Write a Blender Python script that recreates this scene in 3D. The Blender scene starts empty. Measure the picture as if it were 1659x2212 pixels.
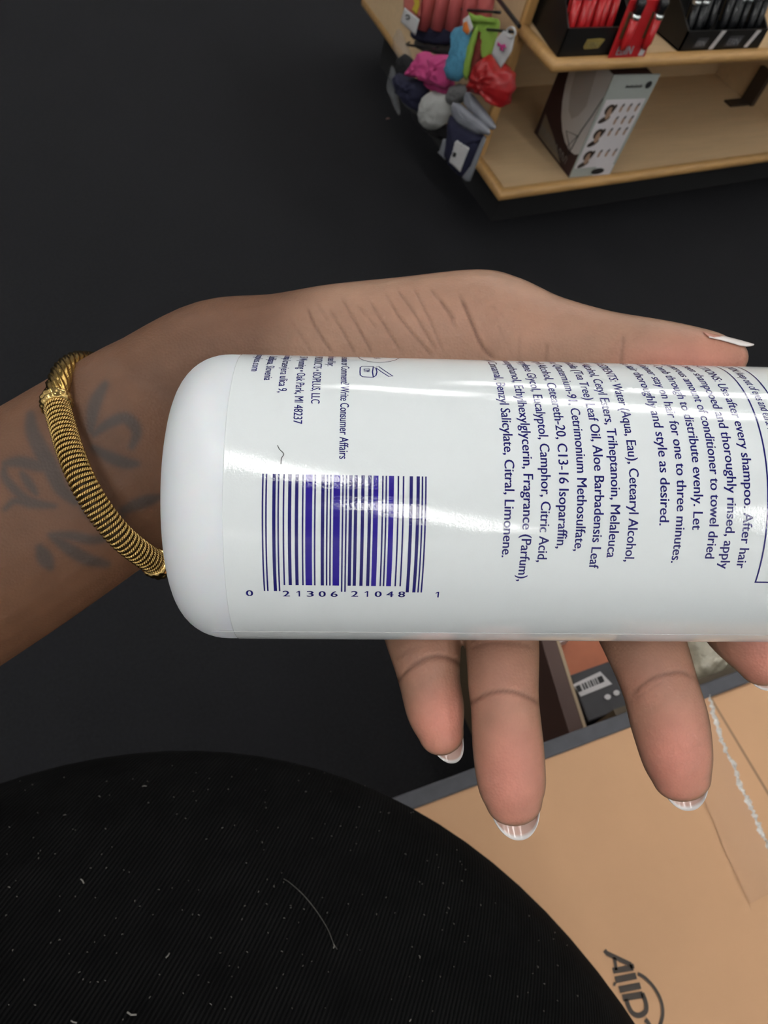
import bpy, bmesh, math, random
import numpy as np
from mathutils import Vector, Matrix
random.seed(7); rng = np.random.default_rng(5)
SC = bpy.context.scene
COL = SC.collection
# ------------------------------------------------------------------ camera
F = 1660.0; H = 0.9; W, HT = 1659.0, 2212.0
nrm = lambda v: np.array(v, float) / np.linalg.norm(v)
ez = -nrm((-451, -1129, -F)); ex = nrm((3317, 1116, -F)); ex = nrm(ex - ez * (ex @ ez)); ey = np.cross(ez, ex)
R = np.array([ex, ey, ez]); C0 = np.array([0, 0, H])
cd = bpy.data.cameras.new('camera'); cam = bpy.data.objects.new('camera', cd); COL.objects.link(cam)
M = Matrix([list(R[0]) + [0], list(R[1]) + [0], list(R[2]) + [H], [0, 0, 0, 1]])
cam.matrix_world = M
cd.sensor_fit = 'VERTICAL'; cd.sensor_height = 36.0; cd.lens = 36.0 * F / HT; cd.clip_start = 0.01; cd.clip_end = 60
cd.dof.use_dof = True; cd.dof.focus_distance = 0.14; cd.dof.aperture_fstop = 52
SC.camera = cam
# ------------------------------------------------------------------ world, exposure
wd = bpy.data.worlds.new('world'); SC.world = wd; wd.use_nodes = True
wd.node_tree.nodes['Background'].inputs[0].default_value = (0.95, 0.95, 1, 1)
wd.node_tree.nodes['Background'].inputs[1].default_value = 0.05
SC.view_settings.view_transform = 'Standard'; SC.view_settings.look = 'None'
SC.view_settings.exposure = 0.55; SC.view_settings.gamma = 1
TUBE_STRENGTH = 25.5
# ------------------------------------------------------------------ helpers
def ray(px, py): return R @ np.array([(px - 829.5) / F, -(py - 1106) / F, -1])
def atz(px, py, z): r = ray(px, py); return C0 + r * ((z - H) / r[2])
def aty(px, py, y): r = ray(px, py); return C0 + r * (y / r[1])
def atx(px, py, x): r = ray(px, py); return C0 + r * (x / r[0])
KD = 1660 / 1750 * .85
def NP(px, py, d):
    D = d * KD; return C0 + R @ (np.array([(px - 829.5) / F, -(py - 1106) / F, -1]) * D)
def pxm(d): return d * KD / F       # metres per pixel at near depth d
camR, camU, camB = R @ np.array([1, 0, 0]), R @ np.array([0, 1, 0]), R @ np.array([0, 0, 1])   # right, up, toward viewer

def nt(name):
    m = bpy.data.materials.new(name); m.use_nodes = True
    return m, m.node_tree, m.node_tree.nodes['Principled BSDF']
def mat(name, col, rough=.6, metal=0, noise=0, nscale=20, bump=0, bscale=200, bdist=.001, coat=0, spec=.5, trans=0, alpha=1, emit=0, sss=0, stretch=None):
    m, t, b = nt(name); N, L = t.nodes, t.links
    b.inputs['Base Color'].default_value = (*col, 1); b.inputs['Roughness'].default_value = rough
    b.inputs['Metallic'].default_value = metal; b.inputs['Specular IOR Level'].default_value = spec
    b.inputs['Coat Weight'].default_value = coat; b.inputs['Coat Roughness'].default_value = .08
    b.inputs['Transmission Weight'].default_value = trans; b.inputs['Alpha'].default_value = alpha
    if sss: b.inputs['Subsurface Weight'].default_value = sss; b.inputs['Subsurface Scale'].default_value = .004; b.inputs['Subsurface Radius'].default_value = (1, .4, .2)
    if emit: b.inputs['Emission Color'].default_value = (*col, 1); b.inputs['Emission Strength'].default_value = emit
    tc = N.new('ShaderNodeTexCoord'); src = tc.outputs['Object']
    if stretch:
        mp = N.new('ShaderNodeMapping'); mp.inputs['Scale'].default_value = stretch; L.new(src, mp.inputs[0]); src = mp.outputs[0]
    if noise:
        n = N.new('ShaderNodeTexNoise'); n.inputs['Scale'].default_value = nscale; n.inputs['Detail'].default_value = 6
        L.new(src, n.inputs['Vector'])
        mx = N.new('ShaderNodeMix'); mx.data_type = 'RGBA'; L.new(n.outputs['Fac'], mx.inputs[0])
        mx.inputs[6].default_value = (*[max(0, c * (1 - noise)) for c in col], 1); mx.inputs[7].default_value = (*[min(1, c * (1 + noise)) for c in col], 1)
        L.new(mx.outputs[2], b.inputs['Base Color'])
    if bump:
        n = N.new('ShaderNodeTexNoise'); n.inputs['Scale'].default_value = bscale; n.inputs['Detail'].default_value = 4
        L.new(tc.outputs['Object'], n.inputs['Vector'])
        bp = N.new('ShaderNodeBump'); bp.inputs['Strength'].default_value = bump; bp.inputs['Distance'].default_value = bdist
        L.new(n.outputs['Fac'], bp.inputs['Height']); L.new(bp.outputs[0], b.inputs['Normal'])
        if coat: L.new(bp.outputs[0], b.inputs['Coat Normal'])
    return m
def thing(name, label, cat, loc=(0, 0, 0), group=None):
    o = bpy.data.objects.new(name, None); o.empty_display_size = .02; COL.objects.link(o); o.location = Vector(loc)
    o['label'] = label; o['category'] = cat
    if group: o['group'] = group
    return o
def wloc(o):
    v = Vector(o.location)
    while o.parent: o = o.parent; v += Vector(o.location)
    return np.array(v)
FLAT = {'navy_print', 'violet_blue_print'}
def obj(name, V, Fc, m, parent=None, smooth=False, label=None, cat=None, group=None, kind=None, origin=None, mats=None, fm=None):
    V = np.array(V, float)
    if origin is None: origin = wloc(parent) if parent else np.array([V[:, 0].mean(), V[:, 1].mean(), V[:, 2].min()])
    me = bpy.data.meshes.new(name); me.from_pydata([tuple(v) for v in (V - origin)], [], [tuple(map(int, f)) for f in Fc]); me.update()
    if m.name not in FLAT and len(me.polygons) < 90000:
        bmm = bmesh.new(); bmm.from_mesh(me); bmesh.ops.recalc_face_normals(bmm, faces=bmm.faces); bmm.to_mesh(me); bmm.free()
    me.materials.append(m)
    for x in (mats or []): me.materials.append(x)
    if fm is not None: me.polygons.foreach_set('material_index', np.array(fm, np.int32))
    if smooth: me.polygons.foreach_set('use_smooth', np.ones(len(me.polygons), bool))
    o = bpy.data.objects.new(name, me); COL.objects.link(o)
    if parent: o.parent = parent; o.location = Vector(origin - wloc(parent))
    else: o.location = Vector(origin)
    if label: o['label'] = label
    if cat: o['category'] = cat
    if group: o['group'] = group
    if kind: o['kind'] = kind
    return o
class MB:
    def __init__(s): s.V = []; s.F = []
    def add(s, V, Fc):
        n = len(s.V); s.V += [tuple(map(float, v)) for v in V]; s.F += [tuple(i + n for i in f) for f in Fc]; return s
    def box(s, a, b):
        x0, y0, z0 = a; x1, y1, z1 = b
        return s.add([(x0, y0, z0), (x1, y0, z0), (x1, y1, z0), (x0, y1, z0), (x0, y0, z1), (x1, y0, z1), (x1, y1, z1), (x0, y1, z1)],
                     [(0, 3, 2, 1), (4, 5, 6, 7), (0, 1, 5, 4), (1, 2, 6, 5), (2, 3, 7, 6), (3, 0, 4, 7)])
    def hexa(s, P):   # 4 bottom, 4 top
        return s.add(P, [(0, 3, 2, 1), (4, 5, 6, 7), (0, 1, 5, 4), (1, 2, 6, 5), (2, 3, 7, 6), (3, 0, 4, 7)])
    def prism(s, poly, d):   # extrude 3d polygon by vector d
        n = len(poly); P = [np.array(p, float) for p in poly]
        return s.add(P + [p + np.array(d) for p in P], [tuple(range(n))[::-1], tuple(range(n, 2 * n))] + [(i, (i + 1) % n, n + (i + 1) % n, n + i) for i in range(n)])
    def tube(s, path, r, k=8, caps=True):
        P = [np.array(p, float) for p in path]; rs = r if hasattr(r, '__len__') else [r] * len(P)
        t0 = nrm(P[1] - P[0]); u = nrm(np.cross(t0, (0.31, .2, .9)))
        V = []
        for i, p in enumerate(P):
            t = nrm(P[min(i + 1, len(P) - 1)] - P[max(i - 1, 0)]); u = nrm(u - t * (u @ t)); v = np.cross(t, u)
            V += [p + rs[i] * (math.cos(a) * u + math.sin(a) * v) for a in [2 * math.pi * j / k for j in range(k)]]
        Fc = [(i * k + j, i * k + (j + 1) % k, (i + 1) * k + (j + 1) % k, (i + 1) * k + j) for i in range(len(P) - 1) for j in range(k)]
        if caps: Fc += [tuple(range(k))[::-1], tuple(range((len(P) - 1) * k, len(P) * k))]
        return s.add(V, Fc)
    def build(s, name, m, parent=None, **kw): return obj(name, s.V, s.F, m, parent, **kw)
def bevel(o, w, seg=2):
    md = o.modifiers.new('bevel', 'BEVEL'); md.width = w; md.segments = seg; md.limit_method = 'ANGLE'; return o
def catmull(P, n=6, closed=False):
    P = [np.array(p, float) for p in P]; out = []
    m = len(P)
    for i in range(m if closed else m - 1):
        g = (lambda k: P[k % m]) if closed else (lambda k: P[min(max(k, 0), m - 1)])
        a, b, c, d = g(i - 1), g(i), g(i + 1), g(i + 2)
        for j in range(n):
            t = j / n; out.append(.5 * ((2 * b) + (c - a) * t + (2 * a - 5 * b + 4 * c - d) * t * t + (-a + 3 * b - 3 * c + d) * t ** 3))
    if not closed: out.append(P[-1])
    return out
_tc = {}
def textmesh(s, bold=0.0):
    key = (s, bold)
    if key in _tc: return _tc[key]
    c = bpy.data.curves.new('t', 'FONT'); c.body = s; c.size = 1; c.resolution_u = 3; c.offset = 0; c.fill_mode = 'FRONT'
    o = bpy.data.objects.new('t', c); COL.objects.link(o)
    dg = bpy.context.evaluated_depsgraph_get(); me = bpy.data.meshes.new_from_object(o.evaluated_get(dg))
    V = np.array([v.co[:] for v in me.vertices]).reshape(-1, 3); Fc = [tuple(p.vertices) for p in me.polygons]
    bpy.data.objects.remove(o); bpy.data.curves.remove(c); bpy.data.meshes.remove(me)
    if len(V):
        n = len(V); V = np.concatenate([V + (-.02, 0, 0), V + (.02, .006, 0)]); Fc = Fc + [tuple(i + n for i in f) for f in Fc]
    _tc[key] = (V, Fc); return V, Fc
def twidth(s, bold=0.0):
    V, _ = textmesh(s + '|', bold); W2, _ = textmesh('|', bold); return V[:, 0].max() - W2[:, 0].max() if len(V) else 0
def text_on(mb, s, o, dx, dy, size, cond=1.0, bold=0.0, n=None):   # flat writing at point o, reading along dx, up dy
    V, Fc = textmesh(s, bold); o = np.array(o); dx = nrm(dx); dy = nrm(dy); n = np.cross(dx, dy) if n is None else np.array(n)
    mb.add([o + dx * v[0] * size * cond + dy * v[1] * size + n * .0003 for v in V], Fc)

# ------------------------------------------------------------------ materials
m_carpet = mat('dark_carpet', (.0152, .0155, .0176), .95, noise=.45, nscale=260, bump=.6, bscale=700, bdist=.002, spec=.15)
m_plaster = mat('plaster', (.84, .84, .83), .8)
m_ceiling = mat('ceiling_paint', (.75, .75, .75), .9)
m_tube = mat('lamp_tube', (1, .99, .975), .5, emit=TUBE_STRENGTH)
m_housing = mat('lamp_housing', (.45, .45, .45), .4)
m_birch = mat('birch_board', (.60, .43, .25), .5, noise=.13, nscale=9, stretch=(1, 9, 9), bump=.05)
m_honey = mat('honey_edge', (.50, .29, .105), .42, noise=.25, nscale=22, stretch=(1.2, 6, 6))
m_honey_v = mat('honey_edge_upright', (.48, .275, .10), .45, noise=.2, nscale=22, stretch=(6, 6, 1))
m_black = mat('black_plinth', (.01, .01, .011), .7)
m_wire = mat('black_wire', (.012, .012, .014), .35, metal=.3)
m_kraft = mat('kraft_cardboard', (.55, .32, .172), .75, noise=.07, nscale=14, bump=.15, bscale=300, bdist=.0004)
m_ink = mat('brown_black_ink', (.05, .038, .03), .7)
m_greyband = mat('slate_grey_band', (.06, .062, .072), .55, noise=.25, nscale=120)
m_tape = mat('clear_tape', (.50, .33, .2), .12, bump=.6, bscale=260, bdist=.001, coat=.7)

# ------------------------------------------------------------------ the room
def struct(name, V, Fc, m): return obj(name, V, Fc, m, kind='structure')
X0, X1, Y0, Y1, ZC = -4.6, 6.4, -3.1, 7.0, 2.7
b = MB().box((X0, Y0, -.1), (X1, Y1, 0)); struct('floor', b.V, b.F, m_carpet)
b = MB().box((X0, Y0, ZC), (X1, Y1, ZC + .1)); struct('ceiling', b.V, b.F, m_ceiling)
for nme, a, c in (('wall_left', (X0 - .1, Y0, 0), (X0, Y1, ZC)), ('wall_right', (X1, Y0, 0), (X1 + .1, Y1, ZC)),
                  ('wall_back', (X0, Y1, 0), (X1, Y1 + .1, ZC)), ('wall_front', (X0, Y0 - .1, 0), (X1, Y0, ZC))):
    b = MB().box(a, c); struct(nme, b.V, b.F, m_plaster)
def fixture(x, y0, y1, where):
    t = thing('ceiling_light', 'twin tube ceiling light ' + where, 'light', (x, (y0 + y1) / 2, ZC), 'ceiling tube lights')
    MB().box((x - .055, y0 - .03, ZC - .04), (x + .055, y1 + .03, ZC)).build('housing', m_housing, t)
    for s in (-1, 1):
        MB().tube([(x + s * .03, y0, ZC - .062), (x + s * .03, y1, ZC - .062)], .0125, 10).build('tube', m_tube, t)
LIGHTS = [(-.62, -.52, .70, 'above the shopper, nearest the arm'), (-.86, -2.6, -1.1, 'behind the shopper, in the row above the arm'),
          (-.62, 1.6, 2.8, 'in the row above the arm, ahead of the shopper'), (-.62, 4.0, 5.2, 'in the row above the arm, at the far end'),
          (1.42, .75, 1.95, 'above the shelf unit, nearest the shopper'), (1.42, 2.25, 3.45, 'above the shelf unit, behind its back'),
          (1.42, -2.6, -1.4, 'above the shelf aisle, behind the shopper'), (.3, -2.7, -1.5, 'behind the shopper, added as fill between the two long rows'), (2.75, 1.5, 2.7, 'right of the shelf unit, middle of the row'),  # the light between the two long rows is added fill for the bottle's underside
          (2.75, 3.1, 4.3, 'right of the shelf unit, far in the row'), (2.75, -1.2, 0, 'right of the shelf unit, behind the shopper'),
          (-2.7, -.6, .6, 'left over the open carpet, beside the shopper'), (-2.7, 2.0, 3.2, 'left over the open carpet, far in the row'),
          (-2.7, -2.9, -1.7, 'left over the open carpet, behind the shopper'), (4.9, .4, 1.6, 'by the right wall'),]
for L in LIGHTS: fixture(*L)

# ------------------------------------------------------------------ shelf unit
su = thing('shelf_unit', 'pale birch shop shelf unit with rounded honey wood edges on dark carpet', 'shelf', (1.6, 1.1, 0))
lean = (1.049 - .977) / (1.644 - .942)
def prismz(poly, z0, z1): return MB().prism([(x, y, z0) for x, y in poly], (0, 0, z1 - z0))
def lip(path, z0, z1, d):   # half-round edging following a path, centre line on the board edge
    b = MB(); h = (z1 - z0) / 2; zc = (z0 + z1) / 2; P = [np.array((*p, zc)) for p in path]; k = 12
    V = []; n = len(P)
    for i, p in enumerate(P):
        t1 = nrm(P[min(i + 1, n - 1)] - P[max(i, 0)]) if i < n - 1 else nrm(P[i] - P[i - 1]); t0 = nrm(P[i] - P[i - 1]) if i else t1
        o0, o1 = np.cross((0, 0, 1), t0), np.cross((0, 0, 1), t1); o = nrm(o0 + o1); o = o / max(.5, o @ o0)
        for j in range(k):
            a = 2 * math.pi * j / k; V.append(p - o * d * (math.cos(a) * .5 + .5 - .9) + np.array((0, 0, 1)) * h * math.copysign(abs(math.sin(a)) ** .7, math.sin(a)))
    Fc = [(i * k + j, i * k + (j + 1) % k, (i + 1) * k + (j + 1) % k, (i + 1) * k + j) for i in range(n - 1) for j in range(k)] + [tuple(range(k)), tuple(range((n - 1) * k, n * k))]
    return b.add(V, Fc)
XR = 2.45
base = prismz([(.978, .953), (XR, .953), (XR, 1.66), (.978 + lean * .7, 1.66)], .102, .119); base.build('bottom_shelf', m_birch, su)
lip([(1.05, 1.66), (.972, .946), (XR, .946)], .099, .121, .02).build('shelf_edge', m_honey, su, smooth=True)
prismz([(1.04, 1.01), (XR, 1.01), (XR, 1.6), (1.09, 1.6)], 0, .102).build('plinth', m_black, su)
mid = prismz([(.981, .948), (XR, .948), (XR, 1.275), (1.012, 1.275), (1.006, 1.066), (.99, 1.03)], .343, .3595); mid.build('middle_shelf', m_birch, su)
lip([(.981, 1.054), (.974, .942), (XR, .942)], .340, .362, .022).build('shelf_edge', m_honey, su, smooth=True)
ZT = 1.25
prismz([(.987, 1.066), (1.005, 1.066), (1.005 + lean * .6, 1.65), (.987 + lean * .6, 1.65)], .119, ZT).build('end_panel', m_birch, su)
bevel(prismz([(.983, 1.055), (1.0045, 1.055), (1.006, 1.068), (.985, 1.068)], .119, ZT).build('panel_edge', m_honey_v, su), .004)
MB().box((1.02, 1.276, .119), (XR, 1.292, ZT)).build('back_panel', m_birch, su)
MB().box((1.882, 1.03, .119), (1.9, 1.276, .343)).build('divider_panel', m_birch, su)
MB().box((XR - .018, 1.03, .119), (XR, 1.276, ZT)).build('end_panel', m_birch, su)
for (px, py, qx, qy, side) in ((1445, 150, 1475, 183, 0), (1600, 222, 1636, 170, 1)):
    a = atz(px, py, .12) if side else aty(1450, 160, 1.27); 
    m_brk = bpy.data.materials.get('dark_bracket') or mat('dark_bracket', (.035, .022, .014), .5)
    if side: MB().box((1.868, 1.13, .12), (1.881, 1.165, .20)).box((1.80, 1.135, .1195), (1.881, 1.16, .124)).build('bracket', m_brk, su)
    else: MB().box((1.50, 1.262, .12), (1.52, 1.2755, .165)).box((1.545, 1.262, .12), (1.56, 1.2755, .165)).box((1.505, 1.235, .1195), (1.56, 1.27, .124)).build('bracket', m_brk, su)

# product box on the bottom shelf ------------------------------------------------
m_white = mat('white_card', (.66, .63, .64), .5); m_maroon = mat('maroon_card', (.035, .012, .014), .45, noise=.3, nscale=60)
m_sage = mat('sage_grey_print', (.37, .40, .37), .5); m_hairp = mat('dark_hair_print', (.035, .022, .016), .6); m_tan = mat('tan_print', (.38, .24, .16), .6)
m_greyp = mat('grey_print', (.20, .19, .175), .6); m_cream = mat('pale_print', (.62, .59, .57), .5); m_olive = mat('olive_grey_print', (.21, .17, .12), .6)
pb = thing('product_box', 'tall white and maroon hair product box standing on the bottom shelf', 'box', (1.2, 1.03, .12))
FL, FR, BL, BR = np.array((1.150, .962, 0)), np.array((1.256, .957, 0)), np.array((1.168, 1.112, 0)), np.array((1.26, 1.112, 0))
z = lambda p, h: np.array((p[0], p[1], h))
ht = .318
MB().hexa([z(FL, .1205), z(FR - (.012, 0, 0), .1205), z(BR, .1205), z(BL, .1205), z(FL, ht), z(FR - (.012, 0, 0), ht), z(BR, ht), z(BL, ht)]).build('carton', m_maroon, pb)
fx, up = nrm(FR - FL), np.array((0, 0, 1.)); fn = np.cross(fx, up)
fo = FL + fn * .0004
fw = np.linalg.norm(FR - FL)
def fpt(u, v, off=0): return fo + fx * u * fw + up * (.121 + v * (ht + .003 - .121)) + fn * (.001 + off)
MB().prism([fpt(0, 0), fpt(1, 0), fpt(1, 1), fpt(-.05, 1)], -fn * .0025).build('front_card', m_sage, pb)
def fpoly(pts, off, m, name, lab=None): 
    return MB().prism([fpt(u, v, off) for u, v in pts], -fn * .0004).build(name, m, pb, label=lab)
fpoly([(0.02, .10), (.93, .10), (.93, .78), (.02, .78)], .0008, m_white, 'print_panel')
fpoly([(0.55, .0), (.97, .0), (.97, .11), (.55, .11)], .0009, m_white, 'print_panel')
b = MB(); bt = MB()
def blob(mb, u, v, ru, rv, rot=0, off=.0014, k=10, P=None):
    f = P or fpt; pts = []
    for j in range(k):
        a = 2 * math.pi * j / k; du, dv = ru * math.cos(a), rv * math.sin(a)
        pts.append(f(u + du * math.cos(rot) - dv * math.sin(rot), v + du * math.sin(rot) + dv * math.cos(rot), off))
    mb.add(pts, [tuple(range(k))])
def pic(name, m, *a):
    q_ = MB(); blob(q_, *a); q_.build(name, m, pb)
for r, v in enumerate((.655, .42, .2)):
    for a_ in ((.2, v + .03, .11, .055), (.17, v - .06, .12, .03, .2), (.28, v + .05, .05, .03, .5, .0019)): pic('hair_picture', m_hairp, *a_)
    pic('face_picture', m_tan, .21, v, .06, .06, .4, .0017)
    for row in range(2 if r == 0 else 1):
        for c_ in range(3):
            u = .45 + c_ * .18; vv = v + .045 - row * .12
            pic('hair_picture', m_hairp, u + .01, vv + .015, .04, .02, .6); pic('face_picture', m_tan, u, vv - .01, .03, .032, -.3, .0017)
b = MB(); [b.add([fpt(.32 + .035 * i, .885, .0006), fpt(.345 + .035 * i, .885, .0006), fpt(.35 + .035 * i, .905 + .012 * (i % 3 == 0), .0006), fpt(.325 + .035 * i, .905, .0006)], [(0, 1, 2, 3)]) for i in range(11)]; b.build('printing', m_black, pb); pic('round_mark', m_black, .83, .91, .07, .035, 0, .0012); pic('dark_mark', m_black, .62, .05, .16, .035, 0, .0016)
# left face of the carton: pale curved picture and its pony-tail drawing
sx = nrm(FL - BL); sn = nrm(np.cross(sx, up)); sw = np.linalg.norm(FL - BL)
def spt(u, v, off=0): return BL + sx * u * sw + up * (.121 + v * (ht - .121)) + sn * (.001 + off)
pts = [(1, 1), (1, .25), (.92, .205), (.8, .19), (.66, .21), (.52, .265), (.4, .35), (.3, .46), (.23, .6), (.19, .75), (.18, 1)]
MB().prism([spt(*p) for p in pts], sn * -.0008).build('picture_panel', m_cream, pb)
b = MB(); pts = [(.30, .97), (.32, .75), (.38, .58), (.48, .46), (.6, .42), (.7, .5), (.76, .62), (.66, .97)]
b.add([spt(u, v, .0006) for u, v in pts], [tuple(range(len(pts)))]); b.build('wig_picture', mat('warm_grey_print', (.46, .42, .39), .6), pb)
b = MB(); b.tube([spt(u, v, .001) for u, v in ((.98, .8), (.93, .62), (.86, .42), (.82, .16))], .0008, 5).tube([spt(u, v, .001) for u, v in ((.84, .36), (.6, .3), (.82, .2))], .0006, 5).tube([spt(u, v, .001) for u, v in ((.84, .36), (.74, .2), (.82, .14))], .0006, 5)
b.build('line_drawing', m_black, pb)
b = MB(); [b.tube([spt(.10 + .085 * i, .06, .0012), spt(.12 + .085 * i, .13, .0012), spt(.155 + .085 * i, .12 - .02 * (i % 2), .0012), spt(.15 + .085 * i, .06, .0012)], .0007, 4) for i in range(9)]
b.build('printing', m_greyp, pb)
MB().add([spt(.08, .24, .0004), spt(.45, .14, .0004), spt(.75, .02, .0004), spt(.1, .02, .0004)], [(0, 1, 2, 3)]).build('print_panel', m_olive, pb)

# trays and cards on the middle shelf -------------------------------------------
m_tray = mat('black_card_tray', (.008, .0075, .007), .4); m_red = mat('red_card', (.50, .018, .022), .35); m_redd = mat('deep_red_card', (.24, .01, .012), .35)
m_gold = mat('gold_foil_print', (.28, .21, .06), .4); m_silver = mat('silver_print', (.42, .42, .45), .35); m_whitel = mat('white_sticker', (.55, .53, .53), .5)
m_chrome = mat('chrome_cap', (.75, .8, .8), .18, metal=.9); m_blackg = mat('gloss_black', (.012, .013, .015), .22); m_photo = mat('olive_photo', (.10, .07, .03), .4, noise=.6, nscale=70)
m_clear = mat('clear_film', (.45, .47, .5), .08, alpha=.14, bump=.5, bscale=90, bdist=.002)
def tray(xa, xb, ya, yb, z0, hf, hb, lab, sk=0):
    t = thing('display_tray', lab, 'display tray', ((xa + xb) / 2, (ya + yb) / 2, z0))
    th = .003; b = MB()
    b.hexa([(xa, ya, z0), (xb, ya, z0), (xb, yb, z0), (xa + sk, yb, z0), (xa, ya, z0 + th), (xb, ya, z0 + th), (xb, yb, z0 + th), (xa + sk, yb, z0 + th)]).box((xa, ya, z0), (xb, ya + th, z0 + hf)).box((xa + sk, yb - th, z0), (xb, yb, z0 + hb))
    for x, k in ((xa, sk), (xb - th, 0)): b.hexa([(x, ya, z0), (x + th, ya, z0), (x + th + k, yb, z0), (x + k, yb, z0), (x, ya, z0 + hf), (x + th, ya, z0 + hf), (x + th + k, yb, z0 + hb), (x + k, yb, z0 + hb)])
    b.build('tray_body', m_tray, t); return t
zs = .3605
t1 = tray(.985, 1.128, .953, 1.14, zs, .045, .16, 'black card display tray of red packs on the middle shelf, left of the loose pack', .045)
b = MB(); b.prism([(1.034, .9525, zs + .016), (1.038, .9525, zs + .012), (1.068, .9525, zs + .013), (1.076, .9525, zs + .027), (1.064, .9525, zs + .029), (1.036, .9525, zs + .028)], (0, .0003, 0)); b.build('gold_patch', m_gold, t1)
b = MB(); text_on(b, 'EBIN', (1.040, .9521, zs + .015), (1, 0, 0), (0, 0, 1), .012, 1, .01); b.build('lettering', mat('pale_gold_print', (.5, .42, .2), .4), t1)
t2 = tray(1.272, 1.49, .955, 1.16, zs, .034, .15, 'black card display tray with silver lettering on the middle shelf, right of the red packs')
b = MB(); b.prism([(1.303, .9545, zs + .006), (1.333, .9545, zs + .006), (1.336, .9545, zs + .022), (1.308, .9545, zs + .022)], (0, .0003, 0)); m_dgp = mat('dark_grey_print', (.06, .06, .065), .4); b.build('lettering_patch', m_dgp, t2)
MB().prism([(1.387, .9545, zs + .006), (1.425, .9545, zs + .006), (1.43, .9545, zs + .024), (1.392, .9545, zs + .024)], (0, .0003, 0)).build('lettering_patch', m_dgp, t2)
b = MB(); text_on(b, 'EBIN', (1.306, .954, zs + .009), (1, 0, 0), (0, 0, 1), .013, .9, .01); b.build('lettering', m_silver, t2); b = MB(); text_on(b, 'EBIN', (1.390, .954, zs + .009), (1, 0, 0), (0, 0, 1), .016, 1, .01); b.build('lettering', m_silver, t2)
MB().prism([(1.348, .9545, zs + .002), (1.360, .9545, zs + .002), (1.372, .9545, zs + .034), (1.36, .9545, zs + .034)], (0, .0004, 0)).build('sticker', m_whitel, t2)
MB().prism([(1.445, .9545, zs + .003), (1.456, .9545, zs + .003), (1.470, .9545, zs + .033), (1.458, .9545, zs + .033)], (0, .0004, 0)).build('sticker', m_whitel, t2)
def blister(x, y, zb, w, h, tilt, lab, cards, letters=False, caps=True, grp=None, mcap=m_red):
    t = thing('tube_pack', lab, 'pack', (x, y, zb), grp)
    dn = nrm((0, -1, 0)); upv = nrm((0, math.sin(tilt), math.cos(tilt))); n = nrm(np.cross((1, 0, 0), upv))
    P = lambda u, v, o=0: np.array((x + u * w, y, zb)) + upv * v * h + n * o
    bevel(MB().prism([P(-.5, 0), P(.5, 0), P(.5, 1), P(-.5, 1)], -n * .002).build('backing_card', mcap, t), .001)
    MB().prism([P(-.42, .34, .0004), P(-.16, .34, .0004), P(-.16, .8, .0004), P(-.42, .8, .0004)], n * .0003).build('photo_print', m_photo, t)
    MB().prism([P(.2, .34, .0004), P(.46, .34, .0004), P(.46, .8, .0004), P(.2, .8, .0004)], n * .0003).build('photo_print', m_photo, t)
    for u in (-.3, .3):
        MB().tube([P(u, .18, .006), P(u, .3, .008), P(u, .72, .008)], [.004, .007, .0075], 12).build('tube_body', mat('tube_' + mcap.name, tuple(mcap.node_tree.nodes['Principled BSDF'].inputs[0].default_value[:3]), .25), t, smooth=True)
        if caps:
            MB().tube([P(u, .72, .008), P(u, .80, .008)], .0082, 12).build('collar', m_chrome, t, smooth=True)
            MB().tube([P(u, .80, .008), P(u, 1.0, .008), P(u, 1.06, .008)], [.0078, .0088, .006], 12).build('cap', m_blackg, t, smooth=True)
    if letters:
        b = MB(); text_on(b, 'EBIN', P(-.36, .06, .0012), (1, 0, 0), upv, .02, .9, .01, n=n); b.build('lettering', m_silver, t)
        MB().prism([P(.28, .03, .0006), P(.42, .03, .0006), P(.46, .28, .0006), P(.34, .28, .0006)], n * .0003).build('sticker', m_whitel, t)
    return t
blister(1.135, .9445, zs, .086, .088, .07, 'loose red tube pack leaning at the middle shelf edge with white lettering', m_red, letters=True)
for i, (xx, lab) in enumerate(((1.020, 'red tube pack standing in the left display tray, at its left end'), (1.056, 'red tube pack standing in the left display tray, middle one'), (1.092, 'red tube pack standing in the left display tray, at its right end'))):
    blister(xx, .975 + .004 * i, zs + .003, .034, .10, .2, lab, m_red, caps=True, grp='red packs in the left display tray')
for i, (xx, lab) in enumerate(((1.302, 'black tube pack in the right display tray, leftmost'), (1.345, 'black tube pack in the right display tray, second from left'), (1.39, 'black tube pack in the right display tray, third from left'), (1.432, 'black tube pack in the right display tray, fourth from left'), (1.467, 'black tube pack in the right display tray, rightmost'))):
    blister(xx, .975 + .01 * (i % 2), zs + .003, .036, .085 + .01 * (i % 3), .25, lab, m_blackg, grp='black packs in the right display tray', mcap=m_blackg)

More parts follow.
